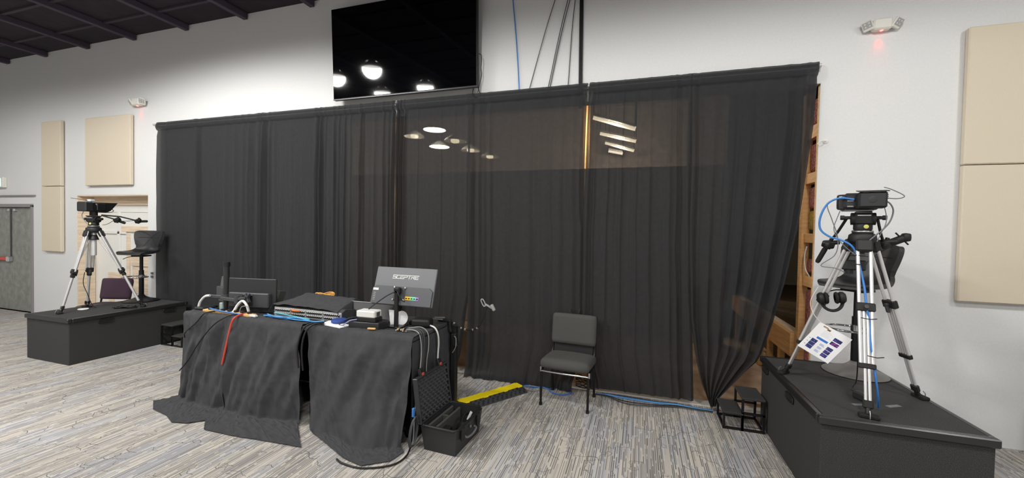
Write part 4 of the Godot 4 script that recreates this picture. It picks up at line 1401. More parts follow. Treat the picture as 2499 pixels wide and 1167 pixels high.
func desk() -> void:
	var b: MB
	var t := thing("desk", "long production desk under black cloths", "desk", Vector3(-2.975, 0, 1.22))
	b = MB.new()
	b.box(Vector3(-2.975, 0.822, 1.22), Vector3(2.54, 0.034, 0.72), Basis.IDENTITY, 0.004)
	wpart("tabletop", b, M.dark_grey, t)
	for q in [[-4.2, 0.92], [-4.2, 1.5], [-1.76, 0.92], [-1.76, 1.5], [-2.75, 1.5], [-2.75, 0.92]]:
		b = MB.new()
		b.box(Vector3(q[0], 0.403, q[1]), Vector3(0.045, 0.805, 0.045), Basis.IDENTITY, 0.004)
		wpart("leg", b, M.black_metal, t)
	b = MB.new()
	b.box(Vector3(-2.74, 0.012, 1.2), Vector3(0.09, 0.024, 0.6), Basis.IDENTITY, 0.004)
	wpart("foot_bar", b, M.orange, t, "orange foot bar")
	drape("desk_cloth", "left black cloth hanging over the desk corner and spread on the carpet", [-4.27, -3.70], [[-4.3, 1.6], [-4.1, 1.68], [-3.85, 1.7], [-3.62, 1.67]], [[-4.42, 1.76], [-4.22, 1.88], [-3.98, 1.92], [-3.80, 1.99], [-3.66, 1.96], [-3.48, 1.8]], 31, 0.04)
	drape("desk_cloth", "middle black cloth hanging in front of the desk beside the red cable", [-3.72, -2.80], [[-3.68, 1.67], [-3.4, 1.72], [-3.1, 1.72], [-2.75, 1.66]], [[-3.58, 1.86], [-3.42, 1.985], [-3.1, 1.98], [-2.75, 1.95], [-2.45, 1.93], [-2.66, 1.75]], 47, 0.05)
	drape("desk_cloth", "right black cloth hanging in front of the desk beside the open case", [-2.74, -1.69], [[-2.60, 1.68], [-2.35, 1.77], [-2.05, 1.82], [-1.85, 1.76], [-1.72, 1.66]], [[-2.53, 1.73], [-2.32, 1.82], [-2.05, 1.94], [-1.86, 1.98], [-1.70, 1.86], [-1.67, 1.72]], 53, 0.07)
	hanging_skirt("black cloth closing the right end of the desk", Vector3(-1.697, 0.806, 1.58), Vector3(-1.697, 0.806, 0.87), 3)
	hanging_skirt("black cloth closing the back of the desk", Vector3(-1.70, 0.806, 0.855), Vector3(-4.24, 0.806, 0.855), 4)
	hanging_skirt("black cloth closing the left end of the desk", Vector3(-4.25, 0.806, 0.87), Vector3(-4.25, 0.806, 1.58), 5)
	# ---- left: pole, arms, two monitors
	t = thing("monitor_stand", "black pole stand with folding arms at the left of the desk", "monitor stand", Vector3(-3.99, DESK_Y, 1.37))
	b = MB.new()
	b.cyl(Vector3(0, 0.02, 0), Vector3(0, 0.455, 0), 0.027, -1, 18)
	part("pole", b, M.plastic, t)
	b = MB.new()
	b.cyl(Vector3(0, 0.455, 0), Vector3(0, 0.5, 0), 0.032, -1, 18)
	part("pole_cap", b, M.black, t)
	b = MB.new()
	b.box(Vector3(0, 0.01, 0), Vector3(0.12, 0.02, 0.1), Basis.IDENTITY, 0.004)
	part("clamp_base", b, M.black_metal, t)
	b = MB.new()
	b.box(Vector3(-0.02, 0.055, 0.03), Vector3(0.045, 0.07, 0.03), Basis.IDENTITY, 0.006)
	part("clamp_block", b, mat(Color8(160, 178, 178), 0.5), t, "pale grey-green block")
	b = MB.new()
	b.box(Vector3(-0.11, 0.145, 0.03), Vector3(0.24, 0.035, 0.032), Basis(Vector3.UP, 0.1), 0.006)
	b.cyl(Vector3(0, 0.12, 0), Vector3(0, 0.17, 0), 0.045)
	part("left_arm", b, M.dark_grey, t)
	b = MB.new()
	b.box(Vector3(0.1, 0.135, 0.05), Vector3(0.24, 0.036, 0.034), Basis(Vector3.UP, -0.12), 0.006)
	b.cyl(Vector3(0.22, 0.105, 0.06), Vector3(0.22, 0.175, 0.06), 0.022)
	b.box(Vector3(0.28, 0.155, 0.055), Vector3(0.11, 0.03, 0.03), Basis(Vector3.BACK, 0.2), 0.006)
	b.box(Vector3(0.335, 0.16, 0.04), Vector3(0.02, 0.1, 0.03), Basis(Vector3.BACK, 0.5), 0.004)
	b.box(Vector3(0.335, 0.16, 0.04), Vector3(0.02, 0.1, 0.03), Basis(Vector3.BACK, -0.5), 0.004)
	part("right_arm", b, M.dark_grey, t)
	var m := thing("monitor", "black monitor seen from behind on the left folding arm", "monitor", Vector3(-3.69, DESK_Y, 1.345), deg_to_rad(10.0))
	b = MB.new()
	b.box(Vector3(0, 0.175, -0.02), Vector3(0.53, 0.335, 0.022), Basis(Vector3.RIGHT, -0.04), 0.006)
	part("panel", b, M.plastic, m)
	b = MB.new()
	b.box(Vector3(-0.005, 0.13, 0.005), Vector3(0.44, 0.145, 0.05), Basis.IDENTITY, 0.008)
	part("rear_housing", b, M.dark_grey, m)
	b = MB.new()
	b.box(Vector3(-0.01, 0.13, 0.033), Vector3(0.11, 0.11, 0.008), Basis.IDENTITY, 0.003)
	part("mount_plate", b, M.black_metal, m)
	b = MB.new()
	b.box(Vector3(0.13, 0.035, -0.006), Vector3(0.12, 0.03, 0.004))
	part("label_plate", b, M.grey_plastic, m)
	m = thing("small_monitor", "olive grey monitor half hidden behind the left pole", "monitor", Vector3(-4.14, DESK_Y, 1.28), deg_to_rad(-20.0))
	b = MB.new()
	b.box(Vector3(0, 0.2, 0), Vector3(0.2, 0.26, 0.02), Basis(Vector3.RIGHT, -0.12), 0.005)
	part("panel", b, mat(Color8(84, 84, 78), 0.5), m)
	b = MB.new()
	b.box(Vector3(-0.03, 0.16, 0.018), Vector3(0.2, 0.13, 0.03), Basis.IDENTITY, 0.006)
	part("rear_housing", b, M.dark_grey, m)
	b = MB.new()
	b.box(Vector3(0, 0.05, -0.01), Vector3(0.05, 0.1, 0.02))
	b.box(Vector3(0, 0.006, -0.01), Vector3(0.16, 0.012, 0.12), Basis.IDENTITY, 0.004)
	part("stand_foot", b, M.plastic, m)
	# ---- board with connectors along the front edge
	b = MB.new()
	b.box(Vector3(-3.78, DESK_Y + 0.024, 1.5), Vector3(0.66, 0.022, 0.06), Basis(Vector3.UP, -0.03), 0.003)
	var bd := solo("wood_strip", b, M.tan, "tan wooden strip with plugs along the desk front", "board")
	for k in 7:
		b = MB.new()
		b.rbox(Vector3(-4.03 + k * 0.085, DESK_Y + 0.046, 1.5), Vector3(0.03, 0.022, 0.03), 0.006, Basis.IDENTITY, 3)
		wpart("plug", b, M.black, bd)
	b = MB.new()
	b.box(Vector3(-4.2, DESK_Y + 0.03, 1.42), Vector3(0.12, 0.024, 0.16), Basis.IDENTITY, 0.006)
	solo("cable_duct", b, M.plastic, "black flat cable duct at the left desk corner", "cable duct")
	b = MB.new()
	b.box(Vector3(-3.43, DESK_Y + 0.028, 1.53), Vector3(0.085, 0.02, 0.03), Basis(Vector3.UP, -0.1), 0.004)
	solo("white_plug", b, M.white, "white plug lying at the end of the wooden strip", "plug")
	# ---- mixing console with dust cover
	t = thing("mixing_console", "grey mixing console back with rows of sockets on the desk", "mixing console", Vector3(-2.96, DESK_Y, 1.15))
	b = MB.new()
	b.prism(PackedVector2Array([Vector2(-0.24, 0.0), Vector2(0.21, 0.0), Vector2(0.215, 0.095), Vector2(0.17, 0.115), Vector2(-0.24, 0.05)]), 0.8, Transform3D(Basis(Vector3.UP, -PI / 2), Vector3(0, 0, 0)))
	part("chassis", b, M.dark_grey, t)
	b = MB.new()
	b.box(Vector3(0, 0.05, 0.218), Vector3(0.79, 0.085, 0.006), Basis.IDENTITY, 0.002)
	var bp := part("socket_panel", b, mat(Color8(176, 177, 178), 0.45, 0.2), t, "grey socket panel")
	b = MB.new()
	for r in 2:
		for k in 34:
			if k in [8, 16, 25]: continue
			var c := Vector3(-0.37 + k * 0.0223, 0.036 + r * 0.034, 0.221)
			b.tube([c, c + Vector3(0.004, -0.003, 0.012)], 0.0085, 8)
	var so := part("sockets", b, M.rubber, bp)
	so.set_meta("kind", "stuff")
	b = MB.new()
	for r in 2:
		for k in 34:
			if k in [8, 16, 25]: continue
			var c := Vector3(-0.362 + k * 0.0223, 0.045 + r * 0.034, 0.223)
			b.box(c + Vector3(0.002, -0.002, 0.006), Vector3(0.012, 0.008, 0.01), Basis(Vector3.BACK, 0.6))
	so = part("socket_latches", b, M.white, bp)
	so.set_meta("kind", "stuff")
	# dust cover thrown over the console
	var n := FastNoiseLite.new()
	n.seed = 9
	n.frequency = 1.0
	var P := []
	for i in 25:
		var v := i / 24.0
		var row := []
		for j in 50:
			var s := j / 49.0
			var x := lerpf(-3.42 + 0.12 * sin(v * PI), -2.63 + 0.08 * v, s)
			var y := 0.0
			var z := lerpf(0.86, 1.38, v)
			if v < 0.45: y = lerpf(0.95, 1.035 - 0.02 * s, smoothstep(0.0, 0.45, v))
			else: y = lerpf(1.035 - 0.02 * s, 0.958 + 0.015 * sin(s * PI) - 0.02 * s, (v - 0.45) / 0.55)
			y += 0.012 * n.get_noise_2d(s * 4.0, v * 3.0)
			if s < 0.06: y -= (0.06 - s) * 1.2
			if s > 0.94: y -= (s - 0.94) * 2.2
			row.append(Vector3(x, y, z))
		P.append(row)
	b = MB.new()
	b.shell(P, 0.003)
	solo("dust_cover", b, M.cloth, "black cloth cover thrown over the mixing console", "cloth")
	b = MB.new()
	b.prism(PackedVector2Array([Vector2(-0.11, 0.0), Vector2(0.06, 0.0), Vector2(0.1, 0.2), Vector2(-0.12, 0.215)]), 0.08, Transform3D(Basis(Vector3.UP, 0.1) * Basis(Vector3.RIGHT, -0.2), Vector3(-3.58, DESK_Y + 0.008, 1.2)))
	solo("fabric_case", b, M.fabric, "small dark grey fabric case between monitor and console", "case")
	b = MB.new()
	for k in 5:
		var pts := []
		for i in 16:
			var a := TAU * i / 16.0
			pts.append(Vector3(-3.2 + 0.1 * cos(a) + 0.012 * k, 0.965 + 0.005 * k + 0.015 * sin(a * 2.0 + k), 0.8 + 0.05 * sin(a)) + Vector3(0, 0.02, 0.12))
		b.tube(pts, 0.006, 6, true)
	solo("cord_coil", b, mat(Color8(224, 168, 84), 0.6), "yellow-orange cord coil lying behind the console cover", "cord")
	cable("orange_patch", [Vector3(-3.12, DESK_Y + 0.065, 1.385), Vector3(-3.1, DESK_Y + 0.09, 1.41), Vector3(-3.06, DESK_Y + 0.085, 1.42), Vector3(-3.02, DESK_Y + 0.08, 1.39)], 0.009, M.orange, "short orange cable plugged into the console sockets")
	b = MB.new()
	b.lathe([Vector2(0.0, 0.03), Vector2(0.06, 0.03), Vector2(0.066, 0.022), Vector2(0.066, 0.006), Vector2(0.06, 0.0), Vector2(0.0, 0.0)], 28, Transform3D(Basis.IDENTITY, Vector3(-2.53, DESK_Y + 0.028, 1.44)))
	solo("tape_roll", b, mat(Color8(44, 74, 150), 0.5), "flat blue tape roll on white papers beside the console", "tape roll")
	for q in [[-2.56, 1.46, 0.1], [-2.49, 1.5, -0.2]]:
		b = MB.new()
		b.box(Vector3(q[0], DESK_Y + (0.024 if q[2] > 0 else 0.0195), q[1]), Vector3(0.2, 0.004, 0.12), Basis(Vector3.UP, q[2]))
		solo("paper_sheet", b, M.paper, "white paper under the blue tape roll" if q[2] > 0 else "white paper at the desk front below the tape roll", "paper")
	# ---- small boxes
	b = MB.new()
	b.box(Vector3(-2.23, DESK_Y + 0.035, 1.42), Vector3(0.29, 0.066, 0.17), Basis(Vector3.UP, 0.08), 0.004)
	solo("black_box", b, M.plastic, "larger black box, lowest of the stack at the desk front", "box")
	b = MB.new()
	b.box(Vector3(-2.22, DESK_Y + 0.086, 1.43), Vector3(0.19, 0.034, 0.11), Basis(Vector3.UP, 0.05), 0.004)
	solo("black_box", b, M.black, "thin black box between white box and larger black box", "box")
	b = MB.new()
	b.box(Vector3(-2.22, DESK_Y + 0.134, 1.435), Vector3(0.18, 0.058, 0.11), Basis(Vector3.UP, 0.05), 0.008)
	var wb := solo("white_box", b, M.white, "white adapter box on top of the black boxes", "box")
	b = MB.new()
	b.box(Vector3(-2.127, DESK_Y + 0.134, 1.431), Vector3(0.004, 0.036, 0.045), Basis(Vector3.UP, 0.05))
	wpart("port", b, M.dark_grey, wb)
	b = MB.new()
	b.box(Vector3(-2.12, DESK_Y + 0.03, 1.53), Vector3(0.07, 0.014, 0.022), Basis(Vector3.UP, 0.2), 0.004)
	solo("brass_adapter", b, M.tan, "small tan adapter in front of the black boxes", "adapter")
	# ---- right: slab screen, pole, SCEPTRE monitor
	t = thing("tilted_screen", "black tilted touch screen behind the small boxes", "monitor", Vector3(-2.37, DESK_Y, 1.12))
	var sb := Basis(Vector3.RIGHT, -0.65)
	b = MB.new()
	b.box(Vector3(0, 0.085, 0.055), Vector3(0.56, 0.17, 0.022), sb, 0.004)
	part("panel", b, M.black, t)
	b = MB.new()
	b.box(Vector3(0, 0.153, 0.005), Vector3(0.57, 0.012, 0.03), sb, 0.003)
	part("top_edge", b, M.grey_plastic, t, "grey top edge")
	b = MB.new()
	b.box(Vector3(0, 0.05, 0.0), Vector3(0.3, 0.1, 0.02))
	part("prop", b, M.black, t)
	t = thing("pole_stand", "black pole stand carrying the grey monitor", "monitor stand", Vector3(-2.035, DESK_Y, 1.3))
	b = MB.new()
	b.box(Vector3(0, 0.165, 0), Vector3(0.036, 0.33, 0.03), Basis.IDENTITY, 0.006)
	part("pole", b, M.black, t)
	b = MB.new()
	b.box(Vector3(0, 0.006, -0.02), Vector3(0.14, 0.012, 0.14), Basis.IDENTITY, 0.004)
	part("foot_plate", b, M.black_metal, t)
	b = MB.new()
	b.box(Vector3(0.004, 0.325, -0.01), Vector3(0.06, 0.055, 0.05), Basis.IDENTITY, 0.01)
	part("joint", b, M.black, t)
	m = thing("grey_monitor", "grey monitor seen from behind with SCEPTRE lettering", "monitor", Vector3(-2.01, 1.03, 1.28))
	var mb_ := Basis(Vector3.RIGHT, -0.29)
	var mo := mb_ * Vector3(0, 0.172, 0)
	b = MB.new()
	b.box(mo + mb_ * Vector3(0, 0, -0.015), Vector3(0.62, 0.345, 0.022), mb_, 0.005)
	part("panel", b, M.grey_plastic, m)
	b = MB.new()
	b.prism(PackedVector2Array([Vector2(-0.305, -0.168), Vector2(0.305, -0.168), Vector2(0.305, -0.035), Vector2(0.27, -0.005), Vector2(-0.27, -0.005), Vector2(-0.305, -0.03)]), 0.022, Transform3D(mb_, mo + mb_ * Vector3(0, 0, 0.005)))
	part("rear_housing", b, mat(Color8(84, 86, 90), 0.45), m)
	part("brand_lettering", stroke_letters("SCEPTRE", 0.03, 0.031, 0.0075, Transform3D(mb_, mo + mb_ * Vector3(0.005, 0.085, -0.003)), 0.0058), M.white, m, "white SCEPTRE lettering")
	b = MB.new()
	b.box(mo + mb_ * Vector3(-0.27, -0.04, 0.017), Vector3(0.055, 0.02, 0.003), mb_)
	part("sticker", b, M.white, m, "white sticker")
	for k in 5:
		b = MB.new()
		b.box(mo + mb_ * Vector3(-0.275, -0.075 - k * 0.0155, 0.017), Vector3(0.026, 0.008, 0.004), mb_, 0.002)
		part("button", b, M.grey_cord, m)
	var cols := [Color8(240, 196, 40), Color8(240, 196, 40), Color8(120, 226, 160), Color8(110, 222, 190), Color8(176, 120, 206)]
	for k in 5:
		b = MB.new()
		b.box(mo + mb_ * Vector3(0.06 + k * 0.027, -0.105, 0.017), Vector3(0.027, 0.03, 0.003), mb_)
		part("port_label", b, mat(cols[k], 0.5), m)
		b = MB.new()
		b.box(mo + mb_ * Vector3(0.06 + k * 0.027, -0.107, 0.019), Vector3(0.016, 0.009, 0.004), mb_)
		part("port", b, M.rubber, m)
	b = MB.new()
	b.box(mo + mb_ * Vector3(-0.02, -0.07, 0.02), Vector3(0.11, 0.11, 0.008), mb_, 0.003)
	part("mount_plate", b, M.dark_grey, m)
	for q in [[-1, -1], [1, -1], [-1, 1], [1, 1]]:
		b = MB.new()
		b.rbox(mo + mb_ * Vector3(-0.02 + q[0] * 0.055, -0.07 + q[1] * 0.055, 0.022), Vector3(0.016, 0.016, 0.01), 0.004, mb_, 3)
		part("bolt", b, M.silver, m)
	cable("monitor_cable", [Vector3(-2.03, 1.16, 1.33), Vector3(-2.1, 1.12, 1.36), Vector3(-2.2, 1.04, 1.4), Vector3(-2.27, 0.975, 1.42), Vector3(-2.3, 0.965, 1.43)], 0.005, M.cord, "black cable from the pole joint down to the white box")
	cable("monitor_cable", [Vector3(-2.01, 1.165, 1.33), Vector3(-1.98, 1.13, 1.345), Vector3(-1.955, 1.09, 1.335), Vector3(-1.93, 1.078, 1.33)], 0.005, M.cord, "short black cable into the coloured ports of the grey monitor")
	# paper fan beside the pole
	b = MB.new()
	b.prism(PackedVector2Array([Vector2(-0.06, 0.13), Vector2(0.01, 0.13), Vector2(0.01, 0.0), Vector2(-0.025, 0.0)]), 0.003, Transform3D(Basis(Vector3.RIGHT, -0.2), Vector3(-2.09, DESK_Y + 0.008, 1.27)))
	solo("paper_card", b, M.paper, "white tapered paper card left of the black pole", "paper")
	b = MB.new()
	b.lathe([Vector2(0.0, 0.004), Vector2(0.05, 0.004), Vector2(0.064, 0.0)], 28, Transform3D(Basis(Vector3.RIGHT, PI / 2 - 0.2), Vector3(-2.02, DESK_Y + 0.07, 1.24)))
	solo("paper_disc", b, M.paper, "round white paper disc leaning behind the black pole", "paper")
	# ---- black pouch and bits at the right end
	b = MB.new()
	b.rbox(Vector3(-1.83, DESK_Y + 0.04, 1.2), Vector3(0.17, 0.07, 0.12), 0.02, Basis(Vector3.UP, 0.15), 5, Vector3(0, 0.008, 0))
	solo("black_pouch", b, M.black, "black pouch at the right end of the desk", "pouch")
	b = MB.new()
	b.rbox(Vector3(-1.93, DESK_Y + 0.025, 1.16), Vector3(0.1, 0.035, 0.07), 0.012, Basis(Vector3.UP, -0.4) * Basis(Vector3.BACK, 0.3), 4)
	solo("dark_clip", b, M.rubber, "dark rubber clip beside the black pouch", "clip")
	var cn := thing("connector_cluster", "cluster of brass and silver connectors at the desk corner", "connectors", Vector3(-1.88, DESK_Y + 0.012, 1.42))
	for k in 7:
		b = MB.new()
		b.tube([Vector3(-0.04 + k * 0.014, 0.012 + 0.008 * (k % 3), 0.03 - 0.012 * (k % 2)), Vector3(-0.03 + k * 0.016, 0.016 + 0.01 * (k % 2), 0.07)], 0.007, 8)
		part("connector", b, [M.silver, M.tan, M.black][k % 3], cn)
	# ---- gooseneck clamp arm
	t = thing("gooseneck_holder", "flexible gooseneck phone holder clamped to the right desk corner", "phone holder", Vector3(-1.70, DESK_Y, 0.95))
	b = MB.new()
	b.box(Vector3(-1.735, DESK_Y + 0.016, 0.95), Vector3(0.13, 0.024, 0.05), Basis.IDENTITY, 0.006)
	b.box(Vector3(-1.676, 0.81, 0.95), Vector3(0.022, 0.1, 0.045), Basis.IDENTITY, 0.005)
	b.cyl(Vector3(-1.676, 0.75, 0.95), Vector3(-1.676, 0.79, 0.95), 0.016)
	wpart("clamp", b, M.black, t)
	var gp := smooth([Vector3(-1.68, DESK_Y + 0.016, 0.95), Vector3(-1.631, 0.831, 0.95), Vector3(-1.57, 0.797, 0.95), Vector3(-1.504, 0.785, 0.95), Vector3(-1.44, 0.792, 0.95), Vector3(-1.40, 0.815, 0.95), Vector3(-1.35, 0.894, 0.95), Vector3(-1.323, 0.983, 0.95), Vector3(-1.304, 1.02, 0.95)], 5)
	b = MB.new()
	b.tube(gp, 0.008, 8)
	wpart("gooseneck", b, M.rubber, t)
	for k in [4, 10, 13, 19, 24]:
		b = MB.new()
		b.tube([gp[k], gp[k + 1]], 0.0095, 8)
		wpart("band", b, M.grey_cord, t)
	b = MB.new()
	var lp := []
	for i in 16:
		var a := TAU * i / 16.0
		lp.append(Vector3(-1.345, 1.05, 0.955) + Basis(Vector3.BACK, 0.5) * Vector3(0.014 * cos(a), 0.034 * clampf(1.3 * sin(a), -1, 1), 0))
	b.tube(lp, 0.006, 6, true)
	b.box(Vector3(-1.295, 1.022, 0.95), Vector3(0.08, 0.016, 0.02), Basis(Vector3.BACK, -0.45), 0.004)
	b.rbox(Vector3(-1.25, 1.012, 0.955), Vector3(0.03, 0.065, 0.03), 0.01, Basis(Vector3.BACK, 0.5), 4)
	wpart("phone_clip", b, M.grey_cord, t, "silver phone clip")
	b = MB.new()
	b.box(Vector3(-1.79, DESK_Y + 0.034, 0.95), Vector3(0.1, 0.012, 0.02), Basis(Vector3.UP, 0.4), 0.003)
	b.box(Vector3(-1.80, DESK_Y + 0.026, 0.99), Vector3(0.12, 0.01, 0.018), Basis(Vector3.UP, 0.1), 0.003)
	solo("metal_bracket", b, M.silver, "silver bracket lying behind the black pouch", "bracket")
	# upright black post and wall-wart at the back right corner
	b = MB.new()
	b.box(Vector3(-1.655, 0.4, 0.9), Vector3(0.05, 0.8, 0.06), Basis.IDENTITY, 0.004)
	solo("corner_post", b, M.black, "upright black post at the back right corner of the desk", "post")
	b = MB.new()
	b.box(Vector3(-1.625, 0.68, 0.955), Vector3(0.05, 0.12, 0.05), Basis(Vector3.BACK, 0.2), 0.008)
	var ps := solo("power_adapter", b, M.black, "black power adapter plugged in at the corner post", "adapter")
	b = MB.new()
	b.tube(smooth([Vector3(-1.62, 0.72, 0.98), Vector3(-1.6, 0.7, 0.985), Vector3(-1.605, 0.62, 0.98), Vector3(-1.64, 0.56, 0.97)]), 0.004, 6)
	wpart("lead", b, M.grey_cord, ps)

func desk_cables() -> void:
	cable("white_cable", [Vector3(-4.267, 0.865, 1.45), Vector3(-4.258, 0.9, 1.45), Vector3(-4.238, 0.936, 1.45), Vector3(-4.18, 0.986, 1.45), Vector3(-4.123, 1.0, 1.44)], 0.012, M.white_cord, "white plug cable bending over the left folding arm")
	cable("white_cable", [Vector3(-3.77, 0.845, 1.52), Vector3(-3.74, 0.87, 1.49), Vector3(-3.705, 0.94, 1.47), Vector3(-3.644, 0.982, 1.47), Vector3(-3.591, 0.946, 1.47), Vector3(-3.562, 0.88, 1.47), Vector3(-3.555, 0.865, 1.47)], 0.013, M.white_cord, "thick white cable arching in front of the left monitor")
	cable("red_cable", [Vector3(-3.56, 0.87, 1.5), Vector3(-3.56, 0.872, 1.57), Vector3(-3.565, 0.84, 1.625), Vector3(-3.585, 0.75, 1.64), Vector3(-3.605, 0.6, 1.66), Vector3(-3.64, 0.43, 1.67)], 0.0095, M.red, "red cable hanging over the middle cloth")
	cable("blue_cable", [Vector3(-3.995, 0.895, 1.53), Vector3(-3.857, 0.885, 1.54), Vector3(-3.695, 0.875, 1.54), Vector3(-3.563, 0.872, 1.54)], 0.007, M.blue, "blue cable lying along the wooden strip")
	var k := 0
	for q in [[0.0, 0.0, M.blue, "darker blue cable lying in front of the console"], [0.014, -0.02, M.light_blue, "light blue cable lying in front of the console"], [0.008, 0.02, mat(Color8(70, 150, 220), 0.5), "bright blue cable nearest the desk edge by the console"]]:
		cable("blue_cable", [Vector3(-3.35, 0.863 + q[0], 1.47 + q[1]), Vector3(-3.16, 0.866 + q[0], 1.5 - q[1]), Vector3(-2.967, 0.862 + q[0], 1.49 + q[1]), Vector3(-2.78, 0.864, 1.49), Vector3(-2.66, 0.862 + q[0], 1.5 + q[1])], 0.0065, q[2], q[3], "blue cables by the console")
		k += 1
	cable("teal_cable", [Vector3(-3.3, 0.885, 1.42), Vector3(-3.2, 0.89, 1.44), Vector3(-3.0, 0.875, 1.44), Vector3(-2.85, 0.868, 1.45)], 0.006, mat(Color8(90, 190, 200), 0.5), "teal cable lying along the console sockets")
	cable("cloth_cord", [Vector3(-3.6, 0.868, 1.52), Vector3(-3.66, 0.862, 1.59), Vector3(-3.774, 0.784, 1.645), Vector3(-3.934, 0.612, 1.665), Vector3(-4.07, 0.42, 1.68), Vector3(-4.2, 0.3, 1.67)], 0.006, M.cord, "thin black cord slanting across the left cloth")
	cable("cloth_cord", [Vector3(-3.93, 0.87, 1.53), Vector3(-3.97, 0.86, 1.6), Vector3(-4.05, 0.77, 1.62), Vector3(-4.2, 0.66, 1.62), Vector3(-4.24, 0.6, 1.6)], 0.006, M.cord, "thin black cord over the left corner of the desk")
	cable("cloth_cord", [Vector3(-2.66, 0.872, 1.52), Vector3(-2.72, 0.865, 1.59), Vector3(-2.76, 0.806, 1.625), Vector3(-2.785, 0.66, 1.65), Vector3(-2.76, 0.5, 1.66)], 0.008, M.cord, "left black cord in the gap between middle and right cloth")
	cable("cloth_cord", [Vector3(-2.62, 0.872, 1.52), Vector3(-2.67, 0.868, 1.59), Vector3(-2.72, 0.8, 1.63), Vector3(-2.735, 0.66, 1.65), Vector3(-2.72, 0.48, 1.65)], 0.008, M.cord, "right black cord in the gap between middle and right cloth")
	cable("thin_wire", [Vector3(-3.66, 0.87, 1.49), Vector3(-3.62, 0.93, 1.5), Vector3(-3.56, 0.94, 1.49), Vector3(-3.52, 0.9, 1.5), Vector3(-3.5, 0.86, 1.51)], 0.004, M.grey_cord, "thin grey wire loop beside the white cable arch")
	cable("thin_wire", [Vector3(-2.48, 0.862, 1.5), Vector3(-2.42, 0.9, 1.53), Vector3(-2.36, 0.935, 1.51), Vector3(-2.3, 0.945, 1.49)], 0.005, M.cord, "black wire curving up to the white box")
	cable("thin_wire", [Vector3(-2.44, 0.862, 1.5), Vector3(-2.4, 0.88, 1.53), Vector3(-2.35, 0.915, 1.52), Vector3(-2.3, 0.925, 1.49)], 0.005, mat(Color8(150, 156, 200), 0.5), "pale blue wire curving up to the thin black box")
	# cords over the right end of the desk
	k = 0
	for q in [[0.0, "outermost grey cord over the right end of the desk"], [0.03, "second grey cord over the right end of the desk"], [0.06, "third grey cord over the right end of the desk"]]:
		cable("end_cord", [Vector3(-1.86, 0.865, 1.45 - q[0]), Vector3(-1.76, 0.872, 1.45 - q[0]), Vector3(-1.69, 0.84, 1.48 - q[0]), Vector3(-1.668, 0.7, 1.49 - q[0] * 0.6), Vector3(-1.668, 0.45, 1.53 - q[0] * 0.4), Vector3(-1.672, 0.25, 1.57 - q[0] * 0.4), Vector3(-1.66, 0.1, 1.6 - q[0] * 0.3), Vector3(-1.64, 0.014, 1.65 - q[0] * 0.3)], 0.0055, M.grey_cord if k == 0 else M.dark_grey, q[1], "cords over the right end of the desk")
		k += 1
	cable("end_cord", [Vector3(-1.85, 0.87, 1.4), Vector3(-1.75, 0.878, 1.36), Vector3(-1.69, 0.83, 1.35), Vector3(-1.675, 0.72, 1.36), Vector3(-1.68, 0.6, 1.38), Vector3(-1.682, 0.4, 1.38), Vector3(-1.682, 0.2, 1.36)], 0.005, M.grey_cord, "short grey cord hanging down to the lid of the open case", "cords over the right end of the desk")
	cable("white_cable", [Vector3(-1.74, 0.862, 1.22), Vector3(-1.69, 0.85, 1.23), Vector3(-1.665, 0.8, 1.22), Vector3(-1.665, 0.715, 1.2), Vector3(-1.676, 0.6, 1.19), Vector3(-1.68, 0.4, 1.19), Vector3(-1.68, 0.2, 1.2)], 0.008, M.white_cord, "white cable hanging over the right end of the desk")
	var b := MB.new()
	for i in 4:
		var pts := []
		for j in 20:
			var a := TAU * j / 20.0
			pts.append(Vector3(-1.635 + 0.012 * i + 0.012 * sin(a), 0.13 + 0.012 * i + 0.115 * sin(a), 1.66 + 0.05 * cos(a) + 0.012 * i))
		b.tube(pts, 0.006, 6, true)
	solo("cord_coil", b, M.dark_grey, "coil of dark cords hanging at the foot of the right cloth", "cord")
	b = MB.new()
	b.box(Vector3(-1.634, 0.29, 1.655), Vector3(0.018, 0.07, 0.022), Basis.IDENTITY, 0.004)
	solo("cable_tie", b, M.blue, "blue cable tie above the coil of cords", "cable tie")
	cable("floor_cord", [Vector3(-1.65, 0.02, 1.66), Vector3(-1.62, 0.01, 1.78), Vector3(-1.66, 0.009, 1.9), Vector3(-1.83, 0.009, 2.0), Vector3(-2.0, 0.009, 2.0), Vector3(-2.08, 0.009, 1.97)], 0.007, M.cord, "dark cord on the carpet around the right cloth hem")
	cable("blue_loop", [Vector3(-4.3, 0.34, 1.5), Vector3(-4.36, 0.3, 1.52), Vector3(-4.38, 0.22, 1.53), Vector3(-4.35, 0.15, 1.53), Vector3(-4.3, 0.12, 1.52)], 0.007, M.light_blue, "light blue cable loop sticking out left of the desk")

